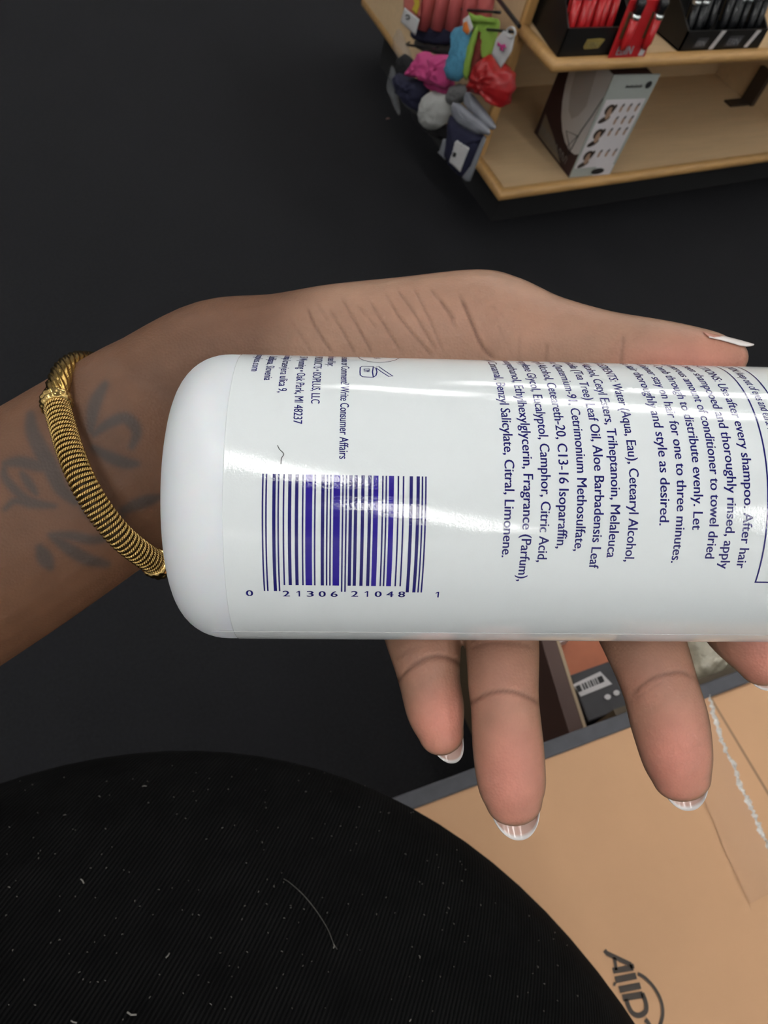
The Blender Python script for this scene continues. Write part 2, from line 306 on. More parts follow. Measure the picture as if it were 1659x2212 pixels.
# hanging goods on the end panel ---------------------------------------------------
def pouch(name, lab, cat, pix, x, th, m, parent=None, puff=None, wrink=.0, seed=1, sharp=None):
    """soft flat goods: outline on the plane X=x, puffed thickness th; hangs facing the aisle"""
    sharp = sharp if sharp is not None else th < .008
    Q_ = [np.array(p, float) for p in pix]
    if sharp: Q_ = [Q_[i] + (Q_[(i + 1) % len(Q_)] - Q_[i]) * t_ for i in range(len(Q_)) for t_ in (0, .25, .5, .75)]
    else:
        rr_ = np.random.default_rng(seed + 50); Q_ = [q + rr_.normal(0, .9, 2) for q in catmull(Q_, 4, True)]
    P = [atx(px, py, x) for px, py in Q_]
    c = sum(P) / len(P); n = len(P); rings = 7; V = []; r_ = np.random.default_rng(seed)
    for side in (-1, 1):
        for k in range(rings):
            s = 1 - k / rings; bul = math.sqrt(max(0, 1 - s ** 2.6))
            for i, p in enumerate(P):
                q = c + (p - c) * s; w = 1 + wrink * math.sin(i * 1.3 + seed) * math.cos(k * 1.1 + i * .4)
                V.append(q + np.array((side * th / 2 * (.12 + bul * w) + (0 if sharp else r_.normal(0, th * .035)), 0, 0)))
        V.append(c + np.array((side * th / 2, 0, 0)))
    Fc = []; per = rings * n + 1
    for sidx in (0, 1):
        o = sidx * per
        for k in range(rings - 1):
            for i in range(n):
                f = (o + k * n + i, o + k * n + (i + 1) % n, o + (k + 1) * n + (i + 1) % n, o + (k + 1) * n + i); Fc.append(f if sidx else f[::-1])
        for i in range(n):
            f = (o + (rings - 1) * n + i, o + (rings - 1) * n + (i + 1) % n, o + per - 1); Fc.append(f if sidx else f[::-1])
    for i in range(n): f = (i, (i + 1) % n, per + (i + 1) % n, per + i); Fc.append(f)
    return obj(name, V, Fc, m, parent, smooth=True, label=lab, cat=cat)
def cm(name, col, rough=.75, **k): return mat(name, col, rough, **k)
m_coral = cm('coral_foam', (.50, .105, .10), .6); m_pink = cm('pink_fabric', (.56, .06, .22), .6); m_pinkd = cm('deep_pink_fabric', (.36, .03, .14), .6)
m_blue = cm('blue_fabric', (.07, .26, .40), .7, noise=.5, nscale=120); m_green = cm('lime_fabric', (.24, .40, .06)); m_dred = cm('brick_fabric', (.20, .03, .025), .7, noise=.5, nscale=160)
m_redf = cm('red_satin', (.32, .010, .012), .35); m_navy = cm('navy_fabric', (.009, .010, .035), .8); m_blk = cm('black_fabric', (.008, .008, .010), .8)
m_tag = cm('white_tag', (.50, .50, .50), .5); m_greyf = cm('grey_white_fabric', (.40, .41, .39), .7, noise=.2, nscale=60); m_grf = cm('grey_plastic', (.22, .23, .26), .35)
m_yel = cm('yellow_print', (.55, .42, .04)); m_org = cm('orange_print', (.6, .16, .02)); m_white2 = cm('white_print', (.5, .5, .5)); m_mag = cm('magenta_print', (.45, .03, .18))
def hook(pts, lab):
    MB().tube(catmull([np.array(p) for p in pts], 5), .0022, 8).build('wire_hook', m_wire, None, smooth=True, label=lab, cat='hook', group='wire hooks on the end panel')
hook([(.988, *atx(1010, 42, .97)[1:]), atx(1012, 48, .95), atx(1025, 60, .9), atx(1110, 69, .84)], 'black wire hook carrying the white tag with the pink bow')
hook([(.988, *atx(976, 0, .97)[1:]), atx(985, 12, .95), atx(1000, 20, .92), atx(1080, 27, .86)], 'black wire hook highest above the blue pack')
hook([(.988, *atx(868, 92, .97)[1:]), atx(880, 97, .93), atx(925, 102, .9), atx(945, 103, .87)], 'black wire hook left of the pink bands')
hook([(.988, *atx(925, 104, .97)[1:]), atx(935, 112, .94), atx(960, 116, .9), atx(982, 115, .87)], 'black wire hook carrying the pink bands')
MB().tube([atx(1040, -48, .99), atx(1072, -8, .93), atx(1122, 57, .90)], .0035, 8).build('wire_rail', m_wire, su, label='thick black wire rail')
# coral roller pack
t = thing('roller_pack', 'pack of coral pink foam hair rollers with navy ends hanging on the end panel', 'pack', atx(965, 60, .93))
for i in range(5):
    xa = 915 + i * 31
    MB().tube([atx(xa, 62 + i, .92), atx(xa + 12, 0, .92), atx(xa + 22, -55, .92)], .0135, 14).build('roller', m_coral, t, smooth=True)
pouch('pack_base', None, None, [(898, 62), (985, 62), (980, 92), (940, 96), (893, 84)], .925, .012, m_navy, t)
pouch('header_card', None, None, [(872, -30), (910, -30), (908, 35), (902, 40), (872, 22)], .90, .004, cm('coral_print', (.5, .14, .11)), t)
pouch('flower_print', None, None, [(892, -10), (906, -6), (906, 12), (900, 32), (890, 22), (896, 8)], .896, .003, m_yel, t)
t = thing('hang_tag', 'white card tag with a small black ring, left of the coral rollers', 'tag', atx(885, 45, .89))
pouch('card', None, None, [(874, 16), (906, 42), (897, 77), (865, 47)], .89, .003, m_tag, t)
MB().tube([atx(880 + 4.5 * math.cos(a), 37 + 4.5 * math.sin(a), .887) for a in np.linspace(-2.5, 2.2, 14)], .0008, 6).build('ring_print', m_blk, t)
pouch('mesh_pack', 'dark grey mesh pack behind the wire hooks, above the pink bands', 'pack', [(905, 82), (982, 66), (985, 112), (940, 114), (900, 104)], .935, .012, cm('dark_mesh', (.06, .055, .05), .6, noise=.6, nscale=150))
# pink bands
t = thing('hair_band_bunch', 'bunch of bright pink fabric hair bands hanging left of the blue pack', 'hair bands', atx(930, 150, .89))
for i, pix in enumerate(([(912, 112), (936, 120), (938, 165), (925, 180), (905, 168), (880, 163), (893, 138)], [(934, 122), (972, 118), (978, 135), (965, 188), (942, 182), (925, 178), (930, 150)])):
    pouch('band', None, None, pix, .885 - i * .008, .028, m_pink, t, wrink=.25, seed=i + 2)
pouch('band', None, None, [(925, 172), (975, 170), (978, 195), (970, 210), (945, 200), (922, 186)], .895, .022, m_pinkd, t, wrink=.2)
# blue pack
t = thing('headband_pack', 'pale blue patterned headband pack hanging right of the pink bands', 'pack', atx(990, 110, .88))
pouch('fabric', None, None, [(984, 60), (1018, 62), (1014, 120), (1006, 150), (990, 176), (964, 162), (972, 122), (980, 90)], .87, .02, m_blue, t, wrink=.1)
pouch('header_card', None, None, [(1000, 42), (1013, 32), (1022, 60), (1012, 76), (1000, 66)], .862, .004, m_white2, t)
pouch('orange_print', None, None, [(1001, 50), (1008, 46), (1014, 68), (1009, 75), (1000, 66)], .858, .003, m_org, t)
t = thing('headband_pack', 'lime green and brick red headband pack hanging between the blue pack and the white tag', 'pack', atx(1040, 90, .88))
pouch('fabric', None, None, [(1018, 32), (1060, 38), (1078, 46), (1074, 75), (1060, 120), (1048, 134), (1044, 100), (1052, 60), (1030, 52), (1012, 46)], .882, .014, m_green, t)
pouch('edge_band', None, None, [(1026, 60), (1033, 62), (1020, 110), (1012, 165), (1002, 166), (1006, 130), (1015, 90)], .868, .008, m_green, t, label=None) if False else pouch('edge_band', None, None, [(1026, 60), (1033, 62), (1020, 110), (1012, 165), (1002, 166), (1006, 130), (1015, 90)], .868, .008, m_green, t)
pouch('red_fabric', None, None, [(1034, 60), (1056, 64), (1040, 120), (1026, 170), (1012, 168), (1022, 110)], .880, .012, m_dred, t)
pouch('header_card', None, None, [(1012, 26), (1026, 36), (1076, 40), (1070, 50), (1030, 48), (1014, 46)], .872, .005, m_green, t)
# red satin + tag with bow
pouch('satin_bonnet', 'red satin bonnet in a clear pack under the white bow tag', 'bonnet', [(1060, 120), (1078, 135), (1098, 160), (1100, 190), (1090, 215), (1078, 232), (1066, 212), (1040, 205), (1022, 195), (1030, 160), (1046, 130)], .875, .05, m_redf, wrink=.15, seed=5)
t = thing('hang_tag', 'white tag with a pink bow print hooked above the red bonnet', 'tag', atx(1085, 105, .85))
pouch('card', None, None, [(1088, 66), (1112, 78), (1106, 110), (1082, 148), (1062, 118), (1072, 84)], .842, .004, m_tag, t)
MB().tube([atx(1104 + 9 * math.cos(a), 70 + 11 * math.sin(a), .84) for a in np.linspace(0, 6.28, 20)], .0016, 6).build('loop', m_tag, t)
pouch('bow_print', None, None, [(1075, 90), (1082, 97), (1091, 95), (1093, 104), (1086, 103), (1087, 111), (1080, 108), (1082, 100), (1074, 99)], .836, .003, m_mag, t)
pouch('white_bonnet', 'rounded grey white bonnet pack hanging below the pink bands', 'bonnet', [(930, 198), (965, 205), (970, 228), (962, 258), (944, 280), (922, 276), (911, 254), (914, 222)], .885, .035, m_greyf, wrink=.06, seed=3)
pouch('black_bonnet', 'dark navy bonnet pack left of the white bonnet', 'bonnet', [(880, 165), (912, 172), (922, 195), (912, 220), (905, 240), (880, 222), (862, 190), (858, 160)], .90, .04, m_navy, wrink=.15, seed=6)
pouch('black_pack', 'black fabric pack lowest behind the white bonnet', 'pack', [(905, 230), (960, 270), (968, 300), (940, 295), (910, 268), (895, 245)], .93, .03, m_blk, wrink=.1)
pouch('clear_pack', 'thin clear plastic pack hanging leftmost of all the goods', 'pack', [(846, 142), (857, 165), (856, 200), (864, 245), (856, 240), (846, 210), (836, 185)], .915, .012, m_clear)
pouch('clear_pack', 'clear plastic pack hanging left of the pink bands', 'pack', [(862, 62), (880, 100), (892, 140), (876, 160), (858, 120), (850, 90)], .93, .014, m_clear)
for i, (pix, lab) in enumerate((([(1006, 200), (1020, 205), (1068, 268), (1062, 280), (1030, 250), (1005, 225)], 'long grey packet hanging right of the white bonnet, upper one'), ([(975, 228), (992, 224), (1052, 275), (1055, 292), (1020, 280), (984, 256)], 'long grey packet hanging right of the white bonnet, lower one'))):
    pouch('grey_packet', lab, 'packet', pix, .87 - .01 * i, .014, m_grf, wrink=.1, seed=i)
pouch('grey_pouch', 'soft grey pouch hanging under the blue pack', 'pouch', [(978, 186), (1005, 184), (1010, 205), (990, 225), (970, 222)], .885, .025, cm('mid_grey_fabric', (.13, .13, .13)), wrink=.2)
pouch('clear_pack', 'clear plastic pack edge sticking out below the navy bonnet pack', 'pack', [(866, 205), (878, 215), (903, 242), (906, 250), (890, 240), (872, 222)], .905, .010, m_clear)
pouch('black_pack', 'black fabric pack between the coral rollers and the navy bonnet pack', 'pack', [(858, 132), (880, 118), (896, 150), (886, 172), (864, 165)], .925, .02, m_blk, wrink=.1, seed=12)
t = thing('du_rag_pack', 'navy fabric pack with a white square label in clear film, lowest on the end panel', 'pack', atx(1000, 320, .88))
pouch('fabric', None, None, [(975, 248), (1000, 262), (1044, 292), (1040, 312), (1018, 360), (1004, 384), (985, 372), (965, 340), (968, 300)], .868, .026, m_navy, t, wrink=.08, seed=9)
pouch('paper_label', None, None, [(984, 300), (1014, 320), (1004, 345), (994, 372), (970, 350), (978, 325)], .854, .004, cm('speckled_label', (.48, .48, .48), .6, noise=.3, nscale=400), t)
pouch('label_print', None, None, [(980, 328), (986, 331), (984, 340), (977, 338)], .8515, .002, m_blk, t)
for pix in ([(1046, 292), (1050, 300), (1015, 392), (1006, 392), (998, 385), (1010, 380), (1022, 350)], [(958, 300), (968, 300), (966, 325), (962, 346), (945, 330), (950, 326)]): pouch('film_edge', None, None, pix, .864, .006, cm('silvery_film', (.20, .21, .23), .25), t)
pouch('film_highlight', None, None, [(982, 250), (1000, 262), (1022, 275), (1036, 290), (1024, 288), (1000, 275), (984, 262)], .855, .006, m_clear, t)

# ------------------------------------------------------------------ lower right: carton, bin and goods
BT = .33
cb = thing('cardboard_box', 'brown cardboard box with black lettering and taped top seam, below the fingers', 'box', (.42, -.15, 0))
bx0 = .19; e0 = atz(885, 1743, BT); e1 = atz(1659, 1452, BT); ed = nrm(e1 - e0); en = np.array((ed[1], -ed[0], 0))   # far edge and inward direction (toward -y)
Pt = lambda s, t_, zz=BT: np.array((e0[0], e0[1], zz)) + ed * s + en * t_ + np.array((0, 0, 0))
zv = np.array((0, 0, 1.))
sS = float((atz(1530, 1500, BT) - e0) @ ed)
b = MB(); b.prism([Pt(-.012, .002, 0.002), Pt(-.012, .52, 0.002), Pt(sS - .001, .52, 0.002), Pt(sS - .001, .002, 0.002)], (0, 0, BT - .002))
b.build('carton_body', m_kraft, cb)
b = MB(); b.prism([Pt(sS + .0015, .002, 0.002), Pt(sS + .0015, .52, .002), Pt(.62, .52, .002), Pt(.62, .002, .002)], (0, 0, BT - .004)); bevel(b.build('carton_body', m_kraft, cb), .002)
b = MB(); b.prism([Pt(sS - .002, .002, .01), Pt(sS - .002, .52, .01), Pt(sS + .003, .52, .01), Pt(sS + .003, .002, .01)], (0, 0, BT - .0115)); b.build('seam', mat('seam_brown', (.30, .18, .10), .7), cb)
# shiny crumpled tape edge beside the seam, highlights painted into its pale base colour
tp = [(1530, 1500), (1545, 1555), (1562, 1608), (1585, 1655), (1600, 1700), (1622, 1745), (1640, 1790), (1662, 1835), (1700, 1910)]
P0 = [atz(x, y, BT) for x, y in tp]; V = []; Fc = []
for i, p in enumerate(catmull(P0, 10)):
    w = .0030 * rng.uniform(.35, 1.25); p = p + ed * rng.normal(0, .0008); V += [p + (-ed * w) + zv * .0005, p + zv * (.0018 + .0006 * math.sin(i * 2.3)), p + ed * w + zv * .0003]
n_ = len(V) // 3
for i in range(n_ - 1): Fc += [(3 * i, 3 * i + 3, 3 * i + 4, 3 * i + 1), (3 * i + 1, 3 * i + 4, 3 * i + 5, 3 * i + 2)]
obj('tape_edge', V, Fc, mat('tape_ridge_painted_glints', (.78, .70, .6), .12, noise=.6, nscale=300, bump=.8, bscale=420, bdist=.002, coat=1), cb)
V = []
for i, p in enumerate(catmull(P0, 4)): V += [p - ed * .040 + en * .0 + zv * .0007, p - ed * .001 + zv * .0007]
n_ = len(V) // 2
obj('packing_tape', V, [(2 * i, 2 * i + 2, 2 * i + 3, 2 * i + 1) for i in range(n_ - 1)], mat('brown_tape', (.49, .28, .15), .38), cb)
# grey band along the far edge
b = MB(); b.prism([Pt(-.012, -.010, BT - .004), Pt(-.012, .0025, BT - .004), Pt(.64, .0025, BT - .004), Pt(.64, -.010, BT - .004)], (0, 0, .006)); bevel(b.build('edge_band', m_greyband, cb, label='dark grey band along the far edge'), .0015)
# lettering
def ink(pxs, w=4.0):
    P = [atz(x, y, BT) + zv * .0006 for x, y in pxs]; V = []; n = len(P)
    for i, p in enumerate(P):
        t_ = nrm(P[min(i + 1, n - 1)] - P[max(i - 1, 0)]); s_ = np.cross(zv, t_) * w * .5 * np.linalg.norm(atz(1400, 2150, BT) - C0) / F
        V += [p - s_, p + s_]
    return V, [(2 * i, 2 * i + 2, 2 * i + 3, 2 * i + 1) for i in range(n - 1)]
g = lambda x, y: (1250 + x / 6.636, 2000 + y / 6.636)
b = MB()
for pts, w in (([(365, 350), (400, 395), (750, 560)], 8), ([(485, 645), (775, 600)], 9), ([(750, 545), (768, 615)], 8), ([(505, 450), (535, 640)], 6), ([(520, 775), (820, 715)], 10), ([(575, 915), (880, 855)], 10),
               ([(625, 1035), (915, 985)], 10)):
    b.add(*ink([g(*p) for p in pts], w))
b.add(*ink(catmull([np.array(g(*p)) for p in ((905, 965), (945, 1060), (965, 1150), (955, 1225), (890, 1275), (820, 1280), (750, 1230), (700, 1130), (680, 1050))], 4), 8))
b.add(*ink(catmull([np.array(g(*p)) for p in ((840, 685), (930, 735), (1040, 840), (1130, 970), (1185, 1110), (1200, 1240), (1185, 1350), (1150, 1440), (1080, 1540), (960, 1600))], 5), 6))
b.add(*ink(catmull([np.array(g(*p)) for p in ((950, 1340), (990, 1390), (1010, 1430))], 3), 8))
b.add(*ink([g(520, 810), g(500, 860)], 4))
b.build('lettering', m_ink, cb)
# bin behind the carton
m_bin = mat('dark_olive_board', (.085, .062, .035), .6, noise=.15, nscale=20); m_binr = mat('dark_brown_board', (.065, .032, .024), .6); m_pale = mat('pale_board_edge', (.30, .22, .14), .6)
bn = thing('goods_bin', 'low brown wooden goods bin with a divider, behind the cardboard box', 'bin', (.55, .2, 0))
Bp = lambda s, t_, zz: Pt(s, -t_, zz)
b = MB(); 
for (s0, s1, q0, q1, z0, z1) in ((.218, .9, .012, .25, .0, .06), (.218, .226, .012, .25, .06, .20), (.218, .9, .012, .020, .06, .30), (.218, .9, .24, .25, .06, .20), (.89, .9, .012, .25, .06, .28)):
    b.prism([Bp(s0, q0, z0), Bp(s1, q0, z0), Bp(s1, q1, z0), Bp(s0, q1, z0)], (0, 0, z1 - z0))
b.build('bin_body', m_bin, bn)
dA = atz(1232, 1592, .26); dB = atz(1172, 1392, .26); dd = nrm(dB - dA); dp = np.array((dd[1], -dd[0], 0)); dA = dA - dd * .006; dB = dB + dd * .04
wd_ = .0155
MB().prism([dA * (1, 1, 0) + zv * .06, (dA + dp * wd_) * (1, 1, 0) + zv * .06, (dB + dp * wd_) * (1, 1, 0) + zv * .06, dB * (1, 1, 0) + zv * .06], (0, 0, .2)).build('divider', m_binr, bn)
MB().prism([(dA + dp * wd_) + zv * .0005, dA + dp * (wd_ + .0035) + zv * .0005, dB + dp * (wd_ + .0035) + zv * .0005, dB + dp * wd_ + zv * .0005], (0, 0, -.19)).build('divider_edge', m_pale, bn)
def flatbox(name, lab, cat, quad, z1, z0, m, parent=None):
    top = [atz(x, y, z1) for x, y in quad]
    return MB().hexa([p * (1, 1, 0) + zv * z0 for p in top] + top).build(name, m, parent, label=lab, cat=cat)
m_orange = mat('orange_card', (.42, .12, .05), .5, noise=.25, nscale=30)
bevel(flatbox('orange_carton', 'orange carton lying in the bin above the black box', 'box', [(1222, 1478), (1345, 1440), (1318, 1300), (1180, 1340)], .17, .0605, m_orange), .002)
bb = thing('black_box', 'small black product box with a barcode sticker in the bin', 'box', atz(1290, 1500, .2))
q = [(1272, 1560), (1385, 1515), (1325, 1425), (1232, 1458)]
bevel(flatbox('carton', None, None, q, .215, .0605, mat('black_carton', (.03, .028, .032), .45, noise=.3, nscale=60), bb), .0015)
def topquad(name, quad, zz, m, parent, t_=.0006): return MB().prism([atz(x, y, zz) for x, y in quad], (0, 0, t_)).build(name, m, parent)
topquad('sticker', [(1254, 1505), (1322, 1478), (1296, 1451), (1237, 1479)], .2155, m_whitel, bb)
b = MB(); o_ = np.array((1246, 1497.)); ux = np.array((60, -25.)); uy = np.array((-6, -13.))
for u0, u1 in ((.05, .2), (.27, .32), (.36, .42), (.48, .52), (.56, .62), (.66, .69), (.73, .78), (.82, 1.0)):
    c4 = [o_ + ux * u0, o_ + ux * u1, o_ + ux * u1 + uy * 1.0, o_ + ux * u0 + uy * 1.0]; b.add([atz(*c, .2165) for c in c4], [(0, 1, 2, 3)])
b.build('barcode', m_black, bb)
for cx_, cy_ in ((1312, 1506), (1331, 1497)):
    b = MB(); b.prism([atz(cx_ + 7 * math.cos(a), cy_ + 6 * math.sin(a), .2155) for a in np.linspace(0, 6.28, 13)[:-1]], (0, 0, .0008)); b.build('white_dot', m_whitel, bb)
bevel(flatbox('dark_carton', 'dark plum carton in the bin, beside the black box next to the cardboard box', 'box', [(1290, 1598), (1400, 1552), (1389, 1522), (1277, 1567)], .218, .0605, mat('plum_carton', (.035, .02, .026), .5, noise=.5, nscale=50)), .002)
# clear bag with pale goods, right of the middle finger
P_ = [(1480, 1340), (1560, 1325), (1640, 1330), (1665, 1400), (1640, 1450), (1560, 1462), (1510, 1478), (1482, 1430)]
top = [atz(x, y, .22) for x, y in catmull([np.array(p, float) for p in P_], 4, True)]; c_ = sum(top) / len(top); V = []; n = len(top)
for k in range(8):
    s = 1 - k / 8
    for i, p in enumerate(top): V.append(c_ + (p - c_) * s + zv * (.03 * math.sqrt(1 - s * s) + .004 * math.sin(i * 1.7 + k * 1.3)))
V += [p * (1, 1, 0) + zv * .0605 for p in top]
Fc = [(k * n + i, k * n + (i + 1) % n, (k + 1) * n + (i + 1) % n, (k + 1) * n + i) for k in range(7) for i in range(n)] + [tuple(range(7 * n, 8 * n))] + [(8 * n + i, 8 * n + (i + 1) % n, (i + 1) % n, i) for i in range(n)]
obj('plastic_bag', V, Fc, mat('cream_plastic', (.52, .48, .36), .18, noise=.45, nscale=45, bump=1, bscale=60, bdist=.006, coat=.8), None, smooth=True, label='pale cream plastic bag of goods in the bin, between middle and index finger', cat='bag')
topq = atz(1205, 1392, .24)
flatbox('white_carton', 'narrow white carton at the back of the bin beside the divider', 'box', [(1196, 1392), (1232, 1380), (1220, 1352), (1184, 1362)], .185, .0605, m_white)

# ------------------------------------------------------------------ bottle
A0 = NP(500, 1073, .1855); A1 = NP(1659, 1091, .1920); ax = nrm(A1 - A0); RB = .02716
en_ = C0 - A0; en_ = nrm(en_ - ax * (en_ @ ax)); ed_ = -camU; ed_ = ed_ - ax * (ed_ @ ax); ed_ = nrm(ed_ - en_ * (ed_ @ en_))
def CP(s, th, r=RB): return A0 + ax * s + r * (math.cos(th) * en_ + math.sin(th) * ed_)
def cyl(px, py, r=RB):
    d = nrm(ray(px, py)); o = C0 - A0; d2 = d - ax * (d @ ax); o2 = o - ax * (o @ ax)
    a = d2 @ d2; bb_ = 2 * d2 @ o2; c = o2 @ o2 - r * r; disc = max(0, bb_ * bb_ - 4 * a * c); t_ = (-bb_ - math.sqrt(disc)) / 2 / a
    p = C0 + d * t_ - A0; s = p @ ax; q = p - ax * s; return s, math.atan2(q @ ed_, q @ en_)
LB = .032
m_bottle = mat('white_plastic', (.79, .83, .86), .36, bump=.04, bscale=300, sss=.15)
m_label = mat('white_label_film', (.775, .825, .83), .035, spec=.5, bump=LB, bscale=2500, bdist=.0006)
m_print = mat('navy_print', (.016, .014, .14), .06, bump=LB, bscale=2500, bdist=.0006)
m_violet = mat('violet_blue_print', (.024, .012, .27), .06, bump=LB, bscale=2500, bdist=.0006)
bo = thing('conditioner_bottle', 'white round conditioner bottle with navy barcode and small print, held in the palm', 'bottle', A0 + ax * .07)
def lathe(name, prof, m, k=96, parent=bo, **kw):
    V = [CP(s, 2 * math.pi * j / k, r) for s, r in prof for j in range(k)]; n = len(prof)
    Fc = [(i * k + j, (i + 1) * k + j, (i + 1) * k + (j + 1) % k, i * k + (j + 1) % k) for i in range(n - 1) for j in range(k)]
    Fc += [tuple(range(k)), tuple(range((n - 1) * k, n * k))[::-1]]
    return obj(name, V, Fc, m, parent, smooth=True, **kw)
sE, rc = -.0092, .0098
prof = [(sE + .0012, .004), (sE + .0010, .014), (sE, .0165)] + [(sE + rc * (1 - math.sin(a) ** .95), RB - rc + rc * math.cos(a) ** .95 if math.cos(a) > 1e-6 else RB - rc) for a in np.linspace(math.pi / 2, 0, 14)]
prof += [(.02, RB), (.06, RB), (.112, RB)] + [(.112 + .03 * math.sin(a), .011 + (RB - .011) * math.cos(a)) for a in np.linspace(.15, math.pi / 2, 10)] + [(.146, .0105), (.146, .004)]
lathe('bottle_body', prof, m_bottle)
lathe('cap', [(.144, .004), (.144, .0135), (.146, .0142), (.166, .0138), (.1675, .0125), (.1675, .004)], m_bottle, 48)
sL = cyl(480, 1075)[0]
RL = RB + .00012
LR = [(sL, RB - .0003), (sL + .00002, RL), (sL + .00015, RL), (sL + .0004, RL)] + [(x, RL) for x in (.01, .03, .05, .07, .09, .1076)] + [(.108, RL), (.108, RB - .0003)]
V = [CP(s, -2 * math.pi * j / 128, r) for s, r in LR for j in range(128)]
obj('label_sleeve', V, [(i * 128 + j, (i + 1) * 128 + j, (i + 1) * 128 + (j + 1) % 128, i * 128 + (j + 1) % 128) for i in range(len(LR) - 1) for j in range(128)], m_label, bo, smooth=True)
thS = cyl(1000, 1366)[1]
b = MB(); b.tube([CP(s, thS, RL) for s in np.linspace(sE + .008, .108, 14)], .00010, 6); b.build('film_seam', mat('seam_grey', (.45, .46, .46), .3), bo)
RT = RL + .00003
def wrap(mb, V, Fc, s0, th0, size, cond, mode, rr=RT):
    out = []
    for v in V:
        if mode == 'down': out.append(CP(s0 + v[1] * size, th0 + v[0] * size * cond / RB, rr))
        else: out.append(CP(s0 + v[0] * size * cond, th0 - v[1] * size / RB, rr))
    mb.add(out, [f[::-1] if False else f for f in Fc])
def line(mb, txt, anchor, a_px, e_px, size, bold=0.0, etxt=None):
    """writing that runs around the bottle: 'anchor' substring starts at a_px, the line ends at e_px"""
    i = txt.rfind(anchor) if anchor != 'by' else txt.find(anchor)
    pre = twidth(txt[:i], bold) if i > 0 else 0; V, Fc = textmesh(txt, bold); full = twidth(txt, bold)
    sa, ta = cyl(*a_px); sb, tb = cyl(*e_px)
    cond = (tb - ta) * RB / ((full - pre) * size); s0 = (sa + sb) / 2
    wrap(mb, V, Fc, s0, ta - pre * size * cond / RB, size, cond, 'down'); return cond
ing = MB(); SZ = .00235
for txt, an, a, e in (
    ('INGREDIENTS: Water (Aqua, Eau), Cetearyl Alcohol,', 'Aqua', (1338.3, 888.8), (1349.6, 1213)),
    ('Myristyl Alcohol, Cetyl Esters, Triheptanoin, Melaleuca', 'Cetyl', (1276, 819.9), (1312.3, 1204)),
    ('Alternifolia (Tea Tree) Leaf Oil, Aloe Barbadensis Leaf', 'Oil', (1270.5, 916), (1273.9, 1225.5)),
    ('Juice, Quaternium-91, Cetrimonium Methosulfate,', 'Cetrimonium', (1228.7, 882), (1241, 1190.5)),
    ('Cetearyl Alcohol, Ceteareth-20, C13-16 Isoparaffin,', 'Ceteareth', (1176.7, 827.8), (1203.8, 1184.9)),
    ('Propylene Glycol, Eucalyptol, Camphor, Citric Acid,', 'Eucalyptol', (1148.5, 852.7), (1160.9, 1214)),
    ('Phenoxyethanol, Ethylhexylglycerin, Fragrance (Parfum),', 'Ethylh', (1107.8, 832.3), (1118, 1255)),
    ('Hexyl Cinnamal, Benzyl Salicylate, Citral, Limonene.', 'Benzyl', (1069.4, 826.7), (1084, 1204))):
    c = line(ing, txt, an, a, e, SZ, .004); print('cond', round(c, 2), txt[:20])
ing.build('ingredients_text', m_print, bo)
di = MB()
for txt, an, a, e in (
    ('DIRECTIONS: Use after every shampoo. After hair', 'every', (1580.8, 910), (1592, 1226.5)),
    ('has been shampooed and thoroughly rinsed, apply', 'and', (1542, 891), (1553.6, 1227.6)),
    ('a generous amount of conditioner to towel dried', 'conditioner', (1509.6, 898.7), (1523, 1207)),
    ('hair. Comb through to distribute evenly. Let', 'distribute', (1473.4, 895), (1496, 1144)),
    ('conditioner stay on hair for one to three minutes.', 'for', (1441.7, 910), (1450.8, 1216)),
    ('Rinse hair thoroughly and style as desired.', 'and', (1402.8, 888.5), (1424.8, 1136))):
    c = line(di, txt, an, a, e, SZ, .004); print('cond', round(c, 2), txt[:20])
di.build('directions_text', m_print, bo)
wn = MB()
sa, ta = cyl(1603.4, 821.8); pre = twidth('CAUTION: Keep ', .02)
V, Fc = textmesh('CAUTION: Keep out of eyes and ears. Rinse well.', .02); wrap(wn, V, Fc, sa, ta - pre * SZ * .62 / RB, SZ, .62, 'down'); wn.build('caution_text', m_print, bo)
fr = MB(); s1 = cyl(1634, 909)[0]; t_end = cyl(1637, 1258)[1]; s2 = cyl(1634, 832)[0]
def strip(mb, sa, sb, ta, tb, n=40):
    ns = max(2, int(abs(tb - ta) / .04) + 1)
    V = [CP(s, t, RT) for t in np.linspace(ta, tb, ns) for s in (sa, sb)]; mb.add(V, [(2 * i, 2 * i + 1, 2 * i + 3, 2 * i + 2) for i in range(ns - 1)])
lw = .00014
strip(fr, s1 - lw, s1 + lw, -1.9, t_end); strip(fr, s1 - lw, s1 + .02, t_end - 2 * lw / RB, t_end); strip(fr, s1 + .0042 - lw, s1 + .0042 + lw, -1.9, -.2)
fr.build('caution_frame', m_print, bo)
ad = MB()
for txt, an, a, e, sz in (
    ('Questions or Comment? Write Consumer Affairs', 'Write', (735.7, 835.7), (733, 992.4), .0021),
    ('J.M. PRODUCTS • ISOPLUS, LLC', 'ISOPLUS', (677.5, 805), (670.5, 873), .0021),
    ('25 Wyoming • Oak Park, MI 48237', 'Oak', (641.4, 806.6), (634, 916.5), .0021),
    ('Spodnja kraevjera ulica 9,', 'ulica', (606.8, 813.5), (598.4, 849.5), .0021),
    ('Ljubljana, Slovenia', 'Slovenia', (574.9, 791.3), (570.7, 823), .0021),
    ('www.isoplus.com', 'plus.com', (552.7, 773), (541.6, 803.8), .0021),
    ('Distributed by:', 'by', (708, 784.4), (706.6, 792.7), .0021)):
    c = line(ad, txt, an, a, e, sz, .004); print('cond', round(c, 2), txt[:20])
ad.build('address_text', m_print, bo)
